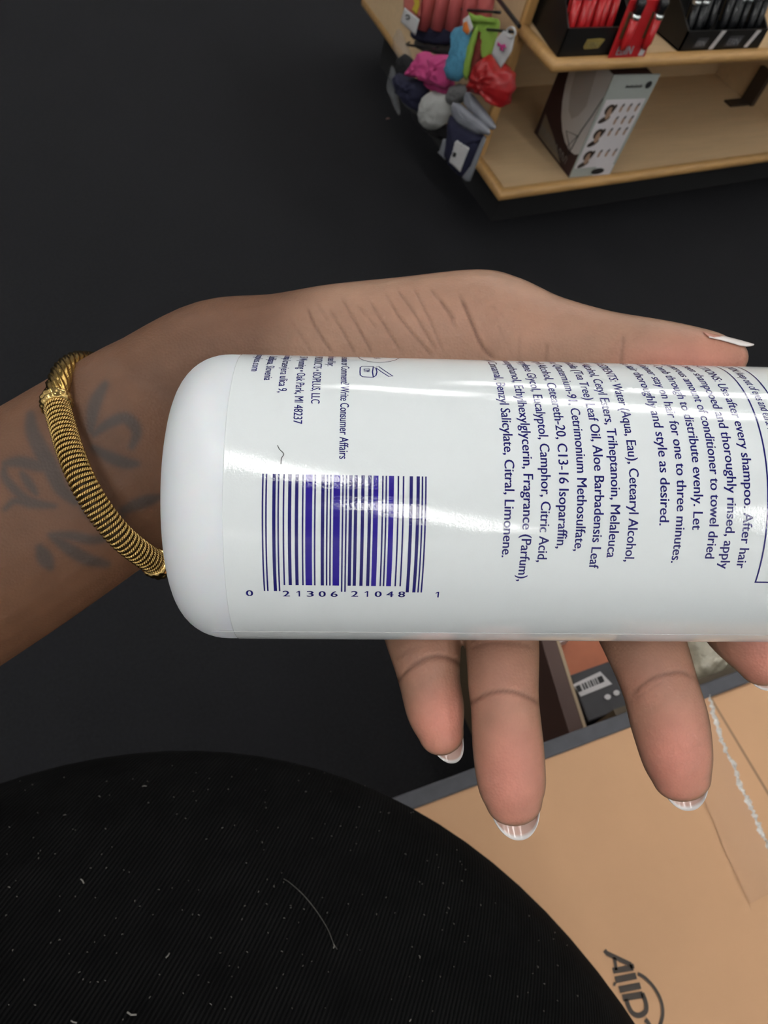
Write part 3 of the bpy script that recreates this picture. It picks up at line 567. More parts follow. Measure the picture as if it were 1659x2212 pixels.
# period-after-opening jar and flag roundel
ic = MB()
def cline(mb, pxs, w=.00022):
    st = [cyl(*p) for p in pxs]; V = []
    for i, (s, t) in enumerate(st):
        s2_, t2 = st[min(i + 1, len(st) - 1)]; s0_, t0 = st[max(i - 1, 0)]; ds, dt = s2_ - s0_, (t2 - t0) * RB; L_ = math.hypot(ds, dt) + 1e-9; ns, ntt = -dt / L_, ds / L_
        V += [CP(s + ns * w / 2, t + ntt * w / 2 / RB, RT), CP(s - ns * w / 2, t - ntt * w / 2 / RB, RT)]
    mb.add(V, [(2 * i, 2 * i + 1, 2 * i + 3, 2 * i + 2) for i in range(len(st) - 1)])
h = lambda x, y: (500 + x / 3.606, 740 + y / 3.606)
cline(ic, [h(*p) for p in ((1105, 193), (1020, 190), (1003, 200), (1001, 235), (1003, 258), (1020, 272), (1105, 276), (1125, 262), (1133, 235), (1125, 205), (1105, 193), (1098, 235), (1105, 276))])
cline(ic, [h(*p) for p in ((1128, 198), (1145, 192), (1200, 230), (1258, 268), (1225, 270), (1170, 235), (1128, 205))])
V, Fc = textmesh('12M', .006); s0, t0 = cyl(*h(1030, 203)); wrap(ic, V, Fc, s0, t0, .0016, .62, 'down'); ic.build('opened_jar_symbol', m_print, bo)
sc_, _ = cyl(819, 779); tc_ = cyl(819, 783)[1]
def roundel(name, u0, u1, m, ru=.0034, rth=.34):
    b = MB(); P = []
    us = np.linspace(u0, u1, 10)
    top_ = [(sc_ + u * ru, tc_ - rth + rth * math.sqrt(max(0, 1 - u * u))) for u in us]; bot = [(sc_ + u * ru, tc_ - rth - rth * math.sqrt(max(0, 1 - u * u))) for u in us]
    V = [CP(s, t, RT) for s, t in top_] + [CP(s, t, RT) for s, t in bot]; b.add(V, [(i, i + 1, 11 + i, 10 + i) for i in range(9)]); return b.build(name, m, bo)
m_or = mat('red_orange_print', (.55, .12, .05), .12); m_pu = mat('purple_print', (.12, .08, .3), .12)
for u0, u1 in ((-.98, -.86), (-.76, -.66), (-.56, -.46), (-.38, -.3)): roundel('flag_stripe', u0, u1, m_or)
roundel('flag_field', .35, .98, m_pu)
b = MB(); V, Fc = textmesh('USA', .01); wrap(b, V, Fc, sc_ - .0009, tc_ - .20, .0018, .9, 'down'); b.build('flag_lettering', m_print, bo)
b = MB(); cline(b, [(819 + 45.5 * math.cos(a), 770 + 14.5 * math.sin(a)) for a in np.linspace(.15, math.pi - .15, 24)], .0002); b.build('flag_outline', m_print, bo)
# barcode: true UPC bars for 0 21306 21048 1
Lc = dict(zip('0123456789', ('0001101', '0011001', '0010011', '0111101', '0100011', '0110001', '0101111', '0111011', '0110111', '0001011')))
num = '021306210481'; bits = '101' + ''.join(Lc[c] for c in num[:6]) + '01010' + ''.join(''.join('10'[int(x)] for x in Lc[c]) for c in num[6:]) + '101'
sA = cyl(565.6, 1159)[0]; sB = cyl(919.2, 1159)[0]; mod = (sB - sA) / 95
tT = cyl(740, 1026.5)[1]; tS = cyl(740, 1264)[1]; tG = cyl(740, 1277)[1]
bn_, bw_ = MB(), MB(); i = 0
while i < 95:
    if bits[i] == '1':
        j = i
        while j < 95 and bits[j] == '1': j += 1
        long_ = i < 10 or i >= 85 or 45 <= i < 50
        strip(bw_ if j - i >= 3 else bn_, sA + i * mod, sA + j * mod - mod * .08, tT, tG if long_ else tS); i = j
    else: i += 1
bn_.build('barcode_bars', m_print, bo); bw_.build('barcode_wide_bars', m_violet, bo, label='violet blue wide bars')
dg = MB(); k_ = lambda x, y: (520 + x / 3.77, 1000 + y / 3.77)
for txt, a, e in (('0', (45, 1078), (100, 1078)), ('21306', (343, 1082), (790, 1082)), ('21048', (898, 1084), (1338, 1084)), ('1', (1568, 1090), (1602, 1090))):
    n = len(txt); s_a, t_a = cyl(*k_(*a)); s_b, _ = cyl(*k_(*e)); 
    for q_, ch in enumerate(txt):
        V, Fc = textmesh(ch, .004)
        if ch == '1': V = np.array([(.32, 0, 0), (.46, 0, 0), (.46, .70, 0), (.32, .70, 0), (.32, .56, 0), (.12, .46, 0), (.12, .55, 0)]); Fc = [(0, 1, 2, 3), (3, 4, 5, 6)]
        wch = V[:, 0].max() - V[:, 0].min(); cell = (s_b - s_a - .0012) / max(1, n - 1) if n > 1 else 0
        V = V.copy(); V[:, 0] -= V[:, 0].min(); tgt = .0012 if ch != '1' else .0006
        wrap(dg, V, Fc, s_a + q_ * cell + (0 if ch != '1' else .0003), t_a, .00185, tgt / (wch * .00185), 'along')
dg.build('barcode_digits', m_print, bo)
# stray hair on the label
obj('stray_hair', *(lambda m_: (m_.V, m_.F))(MB().tube(catmull([np.array(CP(*cyl(*h(*p)), RT + .0001)) for p in ((360, 805), (375, 835), (408, 870), (390, 905), (386, 950))], 5), .00006, 5)), m_black, None, label='fine dark hair strand stuck to the bottle above the barcode', cat='hair strand')

# ------------------------------------------------------------------ person: body (arm and hand), leggings
pr = thing('person', 'person in black ribbed leggings holding a white bottle on an open left palm', 'person', (-.05, -.15, 0))
hb = MB()
def limb(secs, n=5, k=28):
    """secs: (px, py, depth, half width px, half thickness px); smooth elliptical loft with rounded ends"""
    S = catmull([np.array(s, float) for s in secs], n)
    P = [NP(*s[:3]) for s in S]; V = []; m_ = len(P)
    rows = []
    for i, s in enumerate(S):
        t_ = nrm(P[min(i + 1, m_ - 1)] - P[max(i - 1, 0)]); view = nrm(C0 - P[i]); v = nrm(view - t_ * (view @ t_)); u = np.cross(t_, v)
        rows.append((P[i], t_, u, v, s[3] * pxm(s[2]), s[4] * pxm(s[2])))
    def cap(row, sgn):
        p, t_, u, v, w, h_ = row; out = []
        for a in (80, 60, 40, 20): c, s_ = math.cos(math.radians(a)), math.sin(math.radians(a)); out.append((p + sgn * t_ * min(w, h_) * s_, t_, u, v, w * c, h_ * c))
        return out
    rows = cap(rows[0], -1) + rows + cap(rows[-1], 1)[::-1]
    for p, t_, u, v, w, h_ in rows: V += [p + u * w * math.cos(a) + v * h_ * math.sin(a) for a in [2 * math.pi * j / k for j in range(k)]]
    m_ = len(rows)
    Fc = [(i * k + j, i * k + (j + 1) % k, (i + 1) * k + (j + 1) % k, (i + 1) * k + j) for i in range(m_ - 1) for j in range(k)] + [tuple(range(k))[::-1], tuple(range((m_ - 1) * k, m_ * k))]
    hb.add(V, Fc)
# forearm into wrist and heel of the palm
limb([(-1000, 1760, .275, 330, 280), (-600, 1520, .262, 275, 230), (-300, 1340, .245, 250, 195), (0, 1160, .235, 233, 170), (240, 1006, .234, 219, 152), (360, 935, .238, 215, 140), (480, 900, .244, 225, 135), (600, 910, .246, 225, 120)])
# palm
limb([(430, 900, .243, 210, 110), (620, 930, .247, 240, 100), (850, 985, .249, 260, 95), (1050, 1030, .249, 250, 90), (1200, 1060, .248, 220, 80)])
limb([(450, 830, .243, 150, 120), (700, 870, .247, 150, 100), (1000, 930, .246, 150, 95), (1250, 1000, .244, 110, 85), (1400, 1090, .243, 80, 75)])
# thenar + thumb
limb([(330, 850, .235, 130, 120), (470, 800, .236, 148, 125), (600, 790, .235, 150, 125), (720, 783, .234, 163, 132), (860, 778, .232, 172, 140), (1030, 773, .229, 184, 142), (1110, 773, .226, 168, 132), (1200, 775, .222, 131, 110), (1300, 776, .216, 105, 92), (1400, 772, .210, 84, 82), (1480, 772, .207, 69, 70), (1545, 773, .205, 54, 56), (1572, 774, .204, 42, 44)])
limb([(700, 800, .240, 150, 110), (1000, 860, .243, 170, 100), (1200, 930, .243, 120, 90)])
# fingers: pinky, ring, middle, index
limb([(760, 1090, .246, 90, 80), (845, 1220, .242, 86, 80), (895, 1320, .229, 83, 76), (916, 1390, .219, 80, 72), (928, 1470, .216, 67, 62), (942, 1540, .214, 63, 58), (953, 1585, .213, 50, 46)])
limb([(960, 1080, .249, 95, 85), (1030, 1220, .243, 90, 82), (1070, 1320, .226, 86, 78), (1084, 1390, .213, 80, 72), (1087, 1480, .208, 76, 70), (1091, 1530, .207, 74, 67), (1098, 1620, .207, 77, 66), (1106, 1700, .206, 73, 60), (1110, 1732, .206, 62, 50)])
limb([(1170, 1060, .249, 95, 85), (1290, 1200, .244, 92, 82), (1355, 1310, .227, 90, 80), (1392, 1390, .214, 86, 76), (1424, 1480, .210, 80, 72), (1446, 1560, .209, 82, 70), (1463, 1640, .208, 74, 62), (1472, 1680, .208, 62, 50)])
limb([(1380, 1090, .245, 95, 80), (1500, 1200, .240, 92, 80), (1575, 1300, .224, 90, 78), (1620, 1370, .213, 82, 72), (1655, 1430, .210, 60, 50)])
ho = hb.build('body_raw', m_carpet)
rm = ho.modifiers.new('r', 'REMESH'); rm.mode = 'VOXEL'; rm.voxel_size = .00052; rm.use_smooth_shade = True
sm = ho.modifiers.new('s', 'SMOOTH'); sm.factor = .5; sm.iterations = 14
dgp = bpy.context.evaluated_depsgraph_get(); hm = bpy.data.meshes.new_from_object(ho.evaluated_get(dgp)); org = np.array(ho.location)
bpy.data.objects.remove(ho)
nv = len(hm.vertices); co = np.empty(nv * 3); hm.vertices.foreach_get('co', co); co = co.reshape(-1, 3) + org
no = np.empty(nv * 3); hm.vertices.foreach_get('normal', no); no = no.reshape(-1, 3)
print('hand verts', nv)
cc = (co - C0) @ R; Z = -cc[:, 2]; PX = 829.5 + F * cc[:, 0] / Z; PY = 1106 - F * cc[:, 1] / Z
face = (no * (C0 - co)).sum(1) / np.linalg.norm(C0 - co, axis=1)
def sdist(pts, wfun=None):
    """distance of each projected vertex to a polyline"""
    P = catmull([np.array(p, float) for p in pts], 5); best = np.full(nv, 1e9); par = np.zeros(nv); n = len(P) - 1
    x0, x1 = min(p[0] for p in P) - 60, max(p[0] for p in P) + 60; y0, y1 = min(p[1] for p in P) - 60, max(p[1] for p in P) + 60
    idx = np.where((PX > x0) & (PX < x1) & (PY > y0) & (PY < y1) & (face > .02))[0]; x, y = PX[idx], PY[idx]; bst = np.full(len(idx), 1e9); pr_ = np.zeros(len(idx))
    for i in range(n):
        a, c = P[i], P[i + 1]; d = c - a; L2 = d @ d + 1e-9; t_ = np.clip(((x - a[0]) * d[0] + (y - a[1]) * d[1]) / L2, 0, 1)
        ds = np.hypot(x - a[0] - t_ * d[0], y - a[1] - t_ * d[1]); mk = ds < bst; bst[mk] = ds[mk]; pr_[mk] = ((i + t_) / n)[mk]
    best[idx] = bst; par[idx] = pr_; return best, par
c7 = lambda L_: [(500 + x / 1.431, 560 + y / 1.431) for x, y in L_]
CR = [(c7(l), w, d) for l, w, d in (
    ([(200, 215), (250, 292)], 3, .5), ([(232, 145), (262, 215), (318, 300)], 3, .9), ([(300, 150), (345, 225), (385, 300)], 3, .8), ([(335, 110), (390, 210), (440, 300)], 3, .8), ([(385, 140), (430, 190), (450, 215)], 3, .6),
    ([(425, 125), (470, 200), (530, 295)], 3, .8), ([(470, 95), (520, 180), (590, 265), (620, 300)], 3, .8), ([(510, 90), (560, 160), (640, 295)], 3, .7), ([(560, 85), (600, 160), (660, 300)], 3, .7), ([(610, 85), (660, 150), (700, 225)], 3, .7),
    ([(640, 120), (690, 190)], 4, 1.), ([(700, 100), (740, 190), (775, 270), (820, 315)], 4, 1.1), ([(715, 120), (740, 185)], 3, .8), ([(800, 140), (850, 185)], 3, .4), ([(890, 230), (888, 325)], 4, .4), ([(975, 255), (973, 330)], 4, .6), ([(1213, 232), (1203, 330)], 5, .7), ([(260, 130), (300, 195)], 3, .5), ([(180, 190), (215, 240)], 3, .4), ([(820, 200), (870, 300)], 3, .3))]
CR += [([(838, 1500), (862, 1468), (900, 1432), (945, 1417), (985, 1428), (1004, 1445)], 5, 1.), ([(1003, 1530), (1022, 1515), (1060, 1496), (1110, 1494), (1150, 1510), (1168, 1525)], 5, 1.), ([(1362, 1508), (1385, 1482), (1420, 1462), (1470, 1452), (1505, 1468)], 5, .9), ([(1010, 1402), (1050, 1390), (1120, 1390), (1160, 1402)], 5, .6), ([(1350, 1530), (1400, 1490), (1440, 1470)], 3, .4), ([(850, 1430), (880, 1405), (920, 1395)], 4, .4)]
crease = np.zeros(nv)
for pts, w, d in CR:
    ds, t_ = sdist(pts); crease = np.maximum(crease, np.exp(-(ds / w) ** 2) * d * np.clip(np.sin(np.clip(t_, .03, .97) * math.pi) * 2, 0, 1))
co -= no * (crease * .00030)[:, None]
c6 = lambda L_: [(x / 2.95, 700 + y / 2.95) for x, y in L_]
TT = [(c6(l), w / 2.95) for l, w in (([(670, 385), (620, 470), (590, 560), (580, 680)], 36), ([(600, 700), (700, 630), (790, 600), (850, 640), (870, 700), (840, 780)], 34), ([(600, 790), (700, 850), (800, 885), (870, 890)], 34),
      ([(195, 580), (205, 680), (260, 800), (330, 930), (390, 1050), (480, 1130)], 46), ([(30, 890), (120, 878), (250, 905), (340, 920)], 34), ([(30, 900), (30, 970), (90, 1050), (180, 1120), (340, 1160)], 26), ([(30, 1180), (100, 1125), (200, 1150), (350, 1160)], 22), ([(140, 950), (180, 1010), (230, 1080)], 26),
      ([(320, 1345), (450, 1350), (600, 1375), (720, 1350)], 28), ([(780, 1190), (900, 1140), (1010, 1105)], 34), ([(330, 1350), (450, 1440), (560, 1500), (680, 1530)], 36), ([(255, 1430), (285, 1490), (320, 1545)], 44), ([(500, 1130), (620, 1240), (780, 1220)], 26))]
tat = np.zeros(nv)
for pts, w in TT:
    ds, t_ = sdist(pts); ww = 1.22 * w * (.55 + .45 * np.sin(np.clip(t_, 0, 1) * math.pi)); tat = np.maximum(tat, 1 / (1 + np.exp((ds - ww) / 2.2)))
ss = lambda a, b_, x: np.clip((x - a) / (b_ - a), 0, 1) ** 2 * (3 - 2 * np.clip((x - a) / (b_ - a), 0, 1))
arm = np.array((.148, .070, .037)); palm = np.array((.345, .205, .135)); tip = np.array((.60, .24, .178)); crs = np.array((.105, .045, .028)); tatc = np.array((.050, .043, .040))
pf = ss(545, 720, PX + (PY - 700) * .5) * ss(-.15, .45, face)
col = arm[None] * (1 - pf[:, None]) + palm[None] * pf[:, None]
pads = np.zeros(nv)
for x, y, rx, ry, s in ((955, 1560, 75, 95, 1), (1105, 1680, 85, 150, 1), (1462, 1640, 95, 140, 1), (1660, 1420, 90, 90, 1), (1500, 790, 170, 70, .8), (1080, 700, 420, 130, .15), (1420, 1500, 130, 130, .45), (1085, 1500, 100, 150, .45), (925, 1450, 90, 100, .35)):
    pads = np.maximum(pads, s * np.exp(-(((PX - x) / rx) ** 2 + ((PY - y) / ry) ** 2)))
pads *= ss(.1, .6, face); col = col * (1 - pads[:, None]) + tip * pads[:, None]
cr2 = np.clip(crease, 0, 1) ** 1.4 * .62; col = col * (1 - cr2[:, None]) + crs * cr2[:, None]
tt = tat * .8; col = col * (1 - tt[:, None]) + tatc * tt[:, None]
pl_ = wloc(pr); hm.vertices.foreach_set('co', (co - pl_).ravel()); hm.update()
at = hm.color_attributes.new('pigment', 'FLOAT_COLOR', 'POINT'); at.data.foreach_set('color', np.concatenate([col, np.ones((nv, 1))], 1).ravel())
m_skin, t_, b_ = nt('skin'); N, L = t_.nodes, t_.links
an_ = N.new('ShaderNodeAttribute'); an_.attribute_name = 'pigment'; tc2 = N.new('ShaderNodeTexCoord')
n1 = N.new('ShaderNodeTexNoise'); n1.inputs['Scale'].default_value = 160; n1.inputs['Detail'].default_value = 6; L.new(tc2.outputs['Object'], n1.inputs['Vector'])
mr = N.new('ShaderNodeMapRange'); mr.inputs[3].default_value = .8; mr.inputs[4].default_value = 1.2; L.new(n1.outputs['Fac'], mr.inputs[0])
vm = N.new('ShaderNodeVectorMath'); vm.operation = 'SCALE'; L.new(an_.outputs['Color'], vm.inputs[0]); L.new(mr.outputs[0], vm.inputs['Scale']); L.new(vm.outputs[0], b_.inputs['Base Color'])
n2 = N.new('ShaderNodeTexVoronoi'); n2.inputs['Scale'].default_value = 1500; L.new(tc2.outputs['Object'], n2.inputs['Vector'])
bp = N.new('ShaderNodeBump'); bp.inputs['Strength'].default_value = .25; bp.inputs['Distance'].default_value = .00025; L.new(n2.outputs['Distance'], bp.inputs['Height']); L.new(bp.outputs[0], b_.inputs['Normal'])
b_.inputs['Roughness'].default_value = .5; b_.inputs['Subsurface Weight'].default_value = .12; b_.inputs['Subsurface Scale'].default_value = .003; b_.inputs['Subsurface Radius'].default_value = (1, .35, .2); b_.inputs['Specular IOR Level'].default_value = .38
hm.materials.clear(); hm.materials.append(m_skin); hm.polygons.foreach_set('use_smooth', np.ones(len(hm.polygons), bool)); hm.polygons.foreach_set('material_index', np.zeros(len(hm.polygons), np.int32))
bo_ = bpy.data.objects.new('body', hm); COL.objects.link(bo_); bo_.parent = pr; bo_['label'] = 'brown left arm and open hand with wrist tattoo'

# fingernails
m_nail, t_, b_ = nt('fingernail'); an_ = t_.nodes.new('ShaderNodeAttribute'); an_.attribute_name = 'pigment'; t_.links.new(an_.outputs['Color'], b_.inputs['Base Color']); b_.inputs['Roughness'].default_value = .2; b_.inputs['Coat Weight'].default_value = .5
def nail(px, py, d, adir, roll, wpx, back, root, ext, phm, white, lift=0, rise=30):
    """px,py,d: point on the finger axis at the flesh tip; adir: pixel direction of the finger; roll: turn about its axis"""
    O = NP(px, py, d); k = pxm(d); a = nrm(camR * adir[0] - camU * adir[1] + camB * lift); nb = -camB; nb = nrm(nb - a * (nb @ a)); c = np.cross(a, nb); c = c if c @ (camR + camU * 1.0) > 0 else -c
    nb2 = nb * math.cos(roll) + c * math.sin(roll); c2 = c * math.cos(roll) - nb * math.sin(roll)
    nu, nvv = 25, 22; V = []; colr = []
    for lay in (0, 1):
        for i in range(nvv):
            for j in range(nu):
                u = -1 + 2 * j / (nu - 1); ph = u * phm; x_ = math.sin(ph) / math.sin(phm); Lf = -rise + (ext + rise) * (max(0, 1 - abs(x_) ** 2.2)) ** .55; t0 = -root * (1 - .12 * u * u); v = i / (nvv - 1)
                tt_ = t0 + (Lf - t0) * v; rr = wpx * (1 - .05 * lay - .10 * v * v)
                p = O + a * tt_ * k + k * (rr * (math.cos(ph) * nb2 * back + math.sin(ph) * c2)); V.append(p)
                fr_ = (Lf - tt_)
                colr.append((.78, .74, .72, 1) if fr_ < white * 1.3 else ((.62, .40, .33, 1) if tt_ > 0 else (.50, .24, .19, 1)))
    n0 = nu * nvv; Fc = []
    for i in range(nvv - 1):
        for j in range(nu - 1):
            q_ = (i * nu + j, i * nu + j + 1, (i + 1) * nu + j + 1, (i + 1) * nu + j); Fc += [q_, tuple(n0 + x for x in q_[::-1])]
    ring = [j for j in range(nu)] + [i * nu + nu - 1 for i in range(1, nvv)] + [(nvv - 1) * nu + j for j in range(nu - 2, -1, -1)] + [i * nu for i in range(nvv - 2, 0, -1)]
    for i in range(len(ring)): a_, b2 = ring[i], ring[(i + 1) % len(ring)]; Fc.append((a_, b2, n0 + b2, n0 + a_))
    o = obj('fingernail', V, Fc, m_nail, pr, smooth=True); at = o.data.color_attributes.new('pigment', 'FLOAT_COLOR', 'POINT'); at.data.foreach_set('color', np.array(colr).ravel()); return o
nail(966, 1622, .2135, (.22, 1), .26, 44, .8, 60, 39, 1.42, 6, rise=32)
nail(1117, 1782, .2065, (.14, 1), .16, 60, .8, 90, 52, 1.42, 7, rise=38)
nail(1486, 1722, .2085, (.22, 1), .26, 56, .8, 85, 47, 1.42, 7, rise=38)
nail(1672, 1484, .2105, (.3, 1), .3, 48, .8, 70, 18, 1.3, 5)
nail(1590, 783, .2035, (1, .2), 1.85, 50, 1.0, 92, 24, .62, 54, rise=12)

# leggings
m_leg, t_, b_ = nt('black_ribbed_knit'); N, L = t_.nodes, t_.links
tc2 = N.new('ShaderNodeTexCoord'); mp = N.new('ShaderNodeMapping'); L.new(tc2.outputs['Object'], mp.inputs[0])
d1_ = atz(420, 1850, .58) - atz(300, 2050, .58); mp.inputs['Rotation'].default_value = (0, 0, -math.atan2(d1_[1], d1_[0]) + math.pi / 2)
wv = N.new('ShaderNodeTexWave'); wv.inputs['Scale'].default_value = 190; wv.inputs['Distortion'].default_value = .8; wv.inputs['Detail'].default_value = 2; wv.inputs['Detail Scale'].default_value = .6; L.new(mp.outputs[0], wv.inputs['Vector'])
n1 = N.new('ShaderNodeTexNoise'); n1.inputs['Scale'].default_value = 60; L.new(tc2.outputs['Object'], n1.inputs['Vector'])
mlt = N.new('ShaderNodeMath'); mlt.operation = 'MULTIPLY'; L.new(wv.outputs['Fac'], mlt.inputs[0]); L.new(n1.outputs['Fac'], mlt.inputs[1])
mx = N.new('ShaderNodeMix'); mx.data_type = 'RGBA'; L.new(mlt.outputs[0], mx.inputs[0]); mx.inputs[6].default_value = (.0007, .0007, .0009, 1); mx.inputs[7].default_value = (.012, .012, .012, 1); L.new(mx.outputs[2], b_.inputs['Base Color'])
bp = N.new('ShaderNodeBump'); bp.inputs['Strength'].default_value = .5; bp.inputs['Distance'].default_value = .0008; L.new(wv.outputs['Fac'], bp.inputs['Height']); L.new(bp.outputs[0], b_.inputs['Normal']); b_.inputs['Roughness'].default_value = .95; b_.inputs['Specular IOR Level'].default_value = .08
EC = np.array((-.061, -.130, .46)); ER = np.array((.261, .272, .13)); ETH = -.253
erot = np.array([[math.cos(ETH), math.sin(ETH), 0], [-math.sin(ETH), math.cos(ETH), 0], [0, 0, 1]])
b = MB(); nu, nvv = 96, 48; V = [EC + erot.T @ (ER * np.array((math.sin(p) * math.cos(t), math.sin(p) * math.sin(t), math.cos(p)))) for p in np.linspace(.001, math.pi - .001, nvv) for t in np.linspace(0, 2 * math.pi, nu, endpoint=False)]
b.add(V, [(i * nu + j, (i + 1) * nu + j, (i + 1) * nu + (j + 1) % nu, i * nu + (j + 1) % nu) for i in range(nvv - 1) for j in range(nu)])
b.tube(catmull([np.array(p) for p in ((-.16, -.02, .45), (-.17, -.01, .3), (-.17, -.03, .12), (-.17, -.03, 0.002))], 5), list(np.linspace(.085, .045, 16)), 24)
b.tube(catmull([np.array(p) for p in ((.06, -.06, .45), (.07, -.04, .3), (.08, -.05, .12), (.08, -.05, 0.002))], 5), list(np.linspace(.085, .045, 16)), 24)
lg = b.build('leggings', m_leg, pr, smooth=True, label='black ribbed knit clothing over the lap')
def lapat(px, py):
    d = nrm(ray(px, py)); S_ = lambda v: (erot @ v) / ER; o, dd_ = S_(C0 - EC), S_(d); A, B_, Cc = dd_ @ dd_, o @ dd_, o @ o - 1; disc = B_ * B_ - A * Cc
    if disc < 0: return None
    p = C0 + d * (-B_ - math.sqrt(disc)) / A; q_ = erot.T @ (erot @ (p - EC) / ER ** 2); return p, nrm(q_)
lint = MB()
spots = [(720, 2045, 6), (362, 2065, 7), (178, 1905, 9), (285, 2190, 12), (160, 2208, 8), (905, 2068, 4), (312, 1700, 7), (215, 1722, 5), (140, 1762, 4), (480, 1790, 3), (875, 1847, 3), (775, 1745, 3), (660, 1712, 3), (20, 1918, 4), (968, 1963, 3), (1160, 2090, 3), (455, 2170, 3), (885, 2205, 4)]
for i in range(230): spots.append((rng.uniform(0, 1250), rng.uniform(1650, 2210), rng.uniform(.9, 2.6)))
for px, py, sz in spots:
    r_ = lapat(px, py)
    if r_ is None: continue
    p, n_ = r_; a = rng.uniform(0, 6.28); t1_ = nrm(np.cross(n_, (.3, .5, .1))); t2_ = np.cross(n_, t1_); d_ = t1_ * math.cos(a) + t2_ * math.sin(a); q_ = np.cross(n_, d_); l_ = sz * .00014
    lint.tube([p + n_ * .0004 - d_ * l_, p + n_ * .0007 + q_ * l_ * rng.uniform(-.5, .5), p + n_ * .0004 + d_ * l_], (.00008 + sz * .00002), 4)
P_ = [lapat(x, y) for x, y in ((612, 1900), (625, 1908), (650, 1930), (672, 1955), (690, 1980), (708, 2010), (720, 2040), (728, 2052))]
lint.tube(catmull([p + n_ * .0005 for p, n_ in P_], 4), .00007, 4)
lint.build('lint', mat('pale_lint', (.22, .21, .19), .8), lg, label='pale lint specks and fibres', kind='stuff')

# ------------------------------------------------------------------ bracelet
m_gw = mat('gold_wire', (.60, .42, .16), .22, metal=1); m_gd = mat('dark_antique_gold', (.03, .02, .01), .5, metal=.5); m_gr = mat('antique_gold_rope', (.42, .27, .08), .22, metal=1)
br = thing('cable_bracelet', 'twisted gold cable bangle with wire wrapped front worn on the tattooed wrist', 'bracelet', NP(230, 1000, .235))
def frame(P):
    T = [nrm(P[min(i + 1, len(P) - 1)] - P[max(i - 1, 0)]) for i in range(len(P))]; u = nrm(np.cross(T[0], camB)); U = []
    for t_ in T: u = nrm(u - t_ * (u @ t_)); U.append(u)
    return T, U
full = [(222, 790, .262), (196, 782, .246), (165, 782, .232), (138, 802, .221), (125, 835, .213), (122, 870, .208), (131, 905, .2045), (152, 975, .2005), (181, 1045, .199), (220, 1110, .2005), (268, 1166, .204), (322, 1207, .211), (352, 1222, .219), (385, 1228, .235), (370, 1190, .268), (300, 1060, .284), (245, 930, .284), (225, 830, .275)]
P = catmull([NP(*p) for p in full], 40, True); P = np.array(P)
seg = lambda a, c: [P[i % len(P)] for i in range(int(a * 40), int(c * 40) + 1)]
RA = 27.5 * pxm(.2)
def resample(Q, n):
    Q = np.array(Q); d = np.r_[0, np.cumsum(np.linalg.norm(np.diff(Q, axis=0), axis=1))]; t_ = np.linspace(0, d[-1], n); return [np.array([np.interp(x, d, Q[:, k]) for k in range(3)]) for x in t_], d[-1]
# rope section (behind the collar, round the back)
Q, L_ = resample(seg(12.6, 18) + seg(0, 5.0)[1:], 420); T, U = frame(Q); V = []; k = 48; strands = 9; tw = 2 * math.pi * L_ / .030
for i, (p, t_, u) in enumerate(zip(Q, T, U)):
    v = np.cross(t_, u)
    for j in range(k):
        a = 2 * math.pi * j / k; r = RA * (.80 + .2 * abs(math.sin(strands / 2 * (a + tw * i / 420)))) + RA * .015 * math.sin(strands * 4 * (a - tw * .6 * i / 420)); V.append(p + r * (math.cos(a) * u + math.sin(a) * v))
obj('rope_section', V, [(i * k + j, i * k + (j + 1) % k, (i + 1) * k + (j + 1) % k, (i + 1) * k + j) for i in range(419) for j in range(k)], m_gr, br, smooth=True)
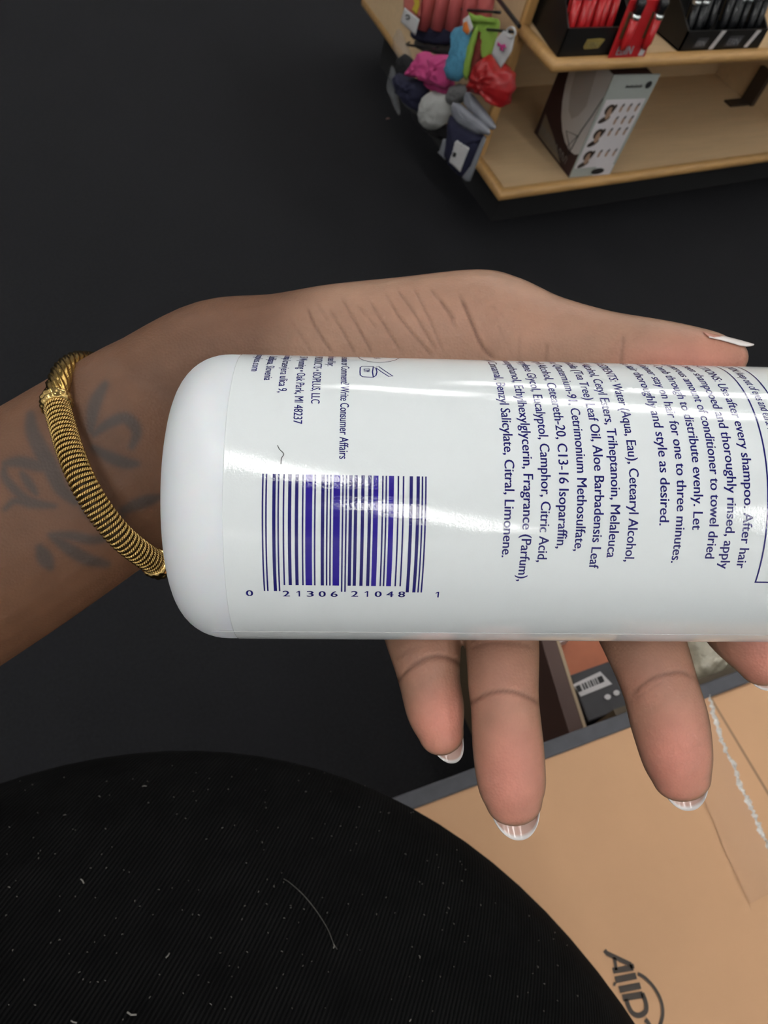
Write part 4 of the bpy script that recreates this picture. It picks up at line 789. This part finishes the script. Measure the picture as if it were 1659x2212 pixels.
# wrapped section: dark core + two-strand twisted wire coils
Q, L_ = resample(seg(5.25, 11.35), 200); T, U = frame(Q)
MB().tube(Q, RA * .86, 24).build('core', m_gd, br, smooth=True)
turns = 44; per = 150; V = []; Fc = []; kk = 5; Qa, Ta, Ua = np.array(Q), np.array(T), np.array(U)
n = turns * per
for st in (0, 1):
    base_ = len(V); xs = np.arange(n) / n * 199; 
    Pc = np.stack([np.interp(xs, np.arange(200), Qa[:, c]) for c in range(3)], 1); Tc = np.stack([np.interp(xs, np.arange(200), Ta[:, c]) for c in range(3)], 1); Uc = np.stack([np.interp(xs, np.arange(200), Ua[:, c]) for c in range(3)], 1)
    Vc = np.cross(Tc, Uc); ph = 2 * math.pi * np.arange(n) / per; rad = Uc * np.cos(ph)[:, None] + Vc * np.sin(ph)[:, None]
    wr = L_ / turns * .215; tw_ = 2 * math.pi * np.arange(n) / per * 15 + st * math.pi
    ctr = Pc + rad * (RA * .93 + wr * 1.05 * np.cos(tw_))[:, None] + Tc * (wr * 1.05 * np.sin(tw_))[:, None]
    tan = np.gradient(ctr, axis=0); tan /= np.linalg.norm(tan, axis=1)[:, None]; e1 = np.cross(tan, Tc); e1 /= np.linalg.norm(e1, axis=1)[:, None]; e2 = np.cross(tan, e1)
    for j in range(kk):
        pass
    ring = np.stack([ctr + wr * 1.0 * (math.cos(2 * math.pi * j / kk) * e1 + math.sin(2 * math.pi * j / kk) * e2) for j in range(kk)], 1).reshape(-1, 3)
    V += list(ring); Fc += [(base_ + i * kk + j, base_ + i * kk + (j + 1) % kk, base_ + (i + 1) * kk + (j + 1) % kk, base_ + (i + 1) * kk + j) for i in range(n - 1) for j in range(kk)]
obj('wire_wrap', V, Fc, m_gw, br, smooth=True)
# collars: scalloped double rings
def collar(a, c):
    Q, L_ = resample(seg(a, c), 24); T, U = frame(Q); V = []; k = 56
    for i, (p, t_, u) in enumerate(zip(Q, T, U)):
        v = np.cross(t_, u); s = i / 23; prof_ = 1.10 + .20 * abs(math.sin(2 * math.pi * s)) ** .6
        for j in range(k): a_ = 2 * math.pi * j / k; r = RA * prof_ * (1 + .03 * math.sin(14 * a_ + 3 * s)); V.append(p + r * (math.cos(a_) * u + math.sin(a_) * v))
    obj('collar', V, [(i * k + j, i * k + (j + 1) % k, (i + 1) * k + (j + 1) % k, (i + 1) * k + j) for i in range(23) for j in range(k)] + [tuple(range(k)), tuple(range(23 * k, 24 * k))], m_gw, br, smooth=True)
collar(4.75, 5.35); collar(11.3, 11.85)

# lint on the carpet
p = atz(838, 259, 0); MB().tube([p + (-.004, 0, .002), p + (0, .002, .003), p + (.004, .001, .002)], .0014, 5).build('lint_fluff', mat('pinkish_fluff', (.28, .18, .16), .9), None, label='tiny pinkish bit of fluff on the carpet left of the hanging goods', cat='fluff')
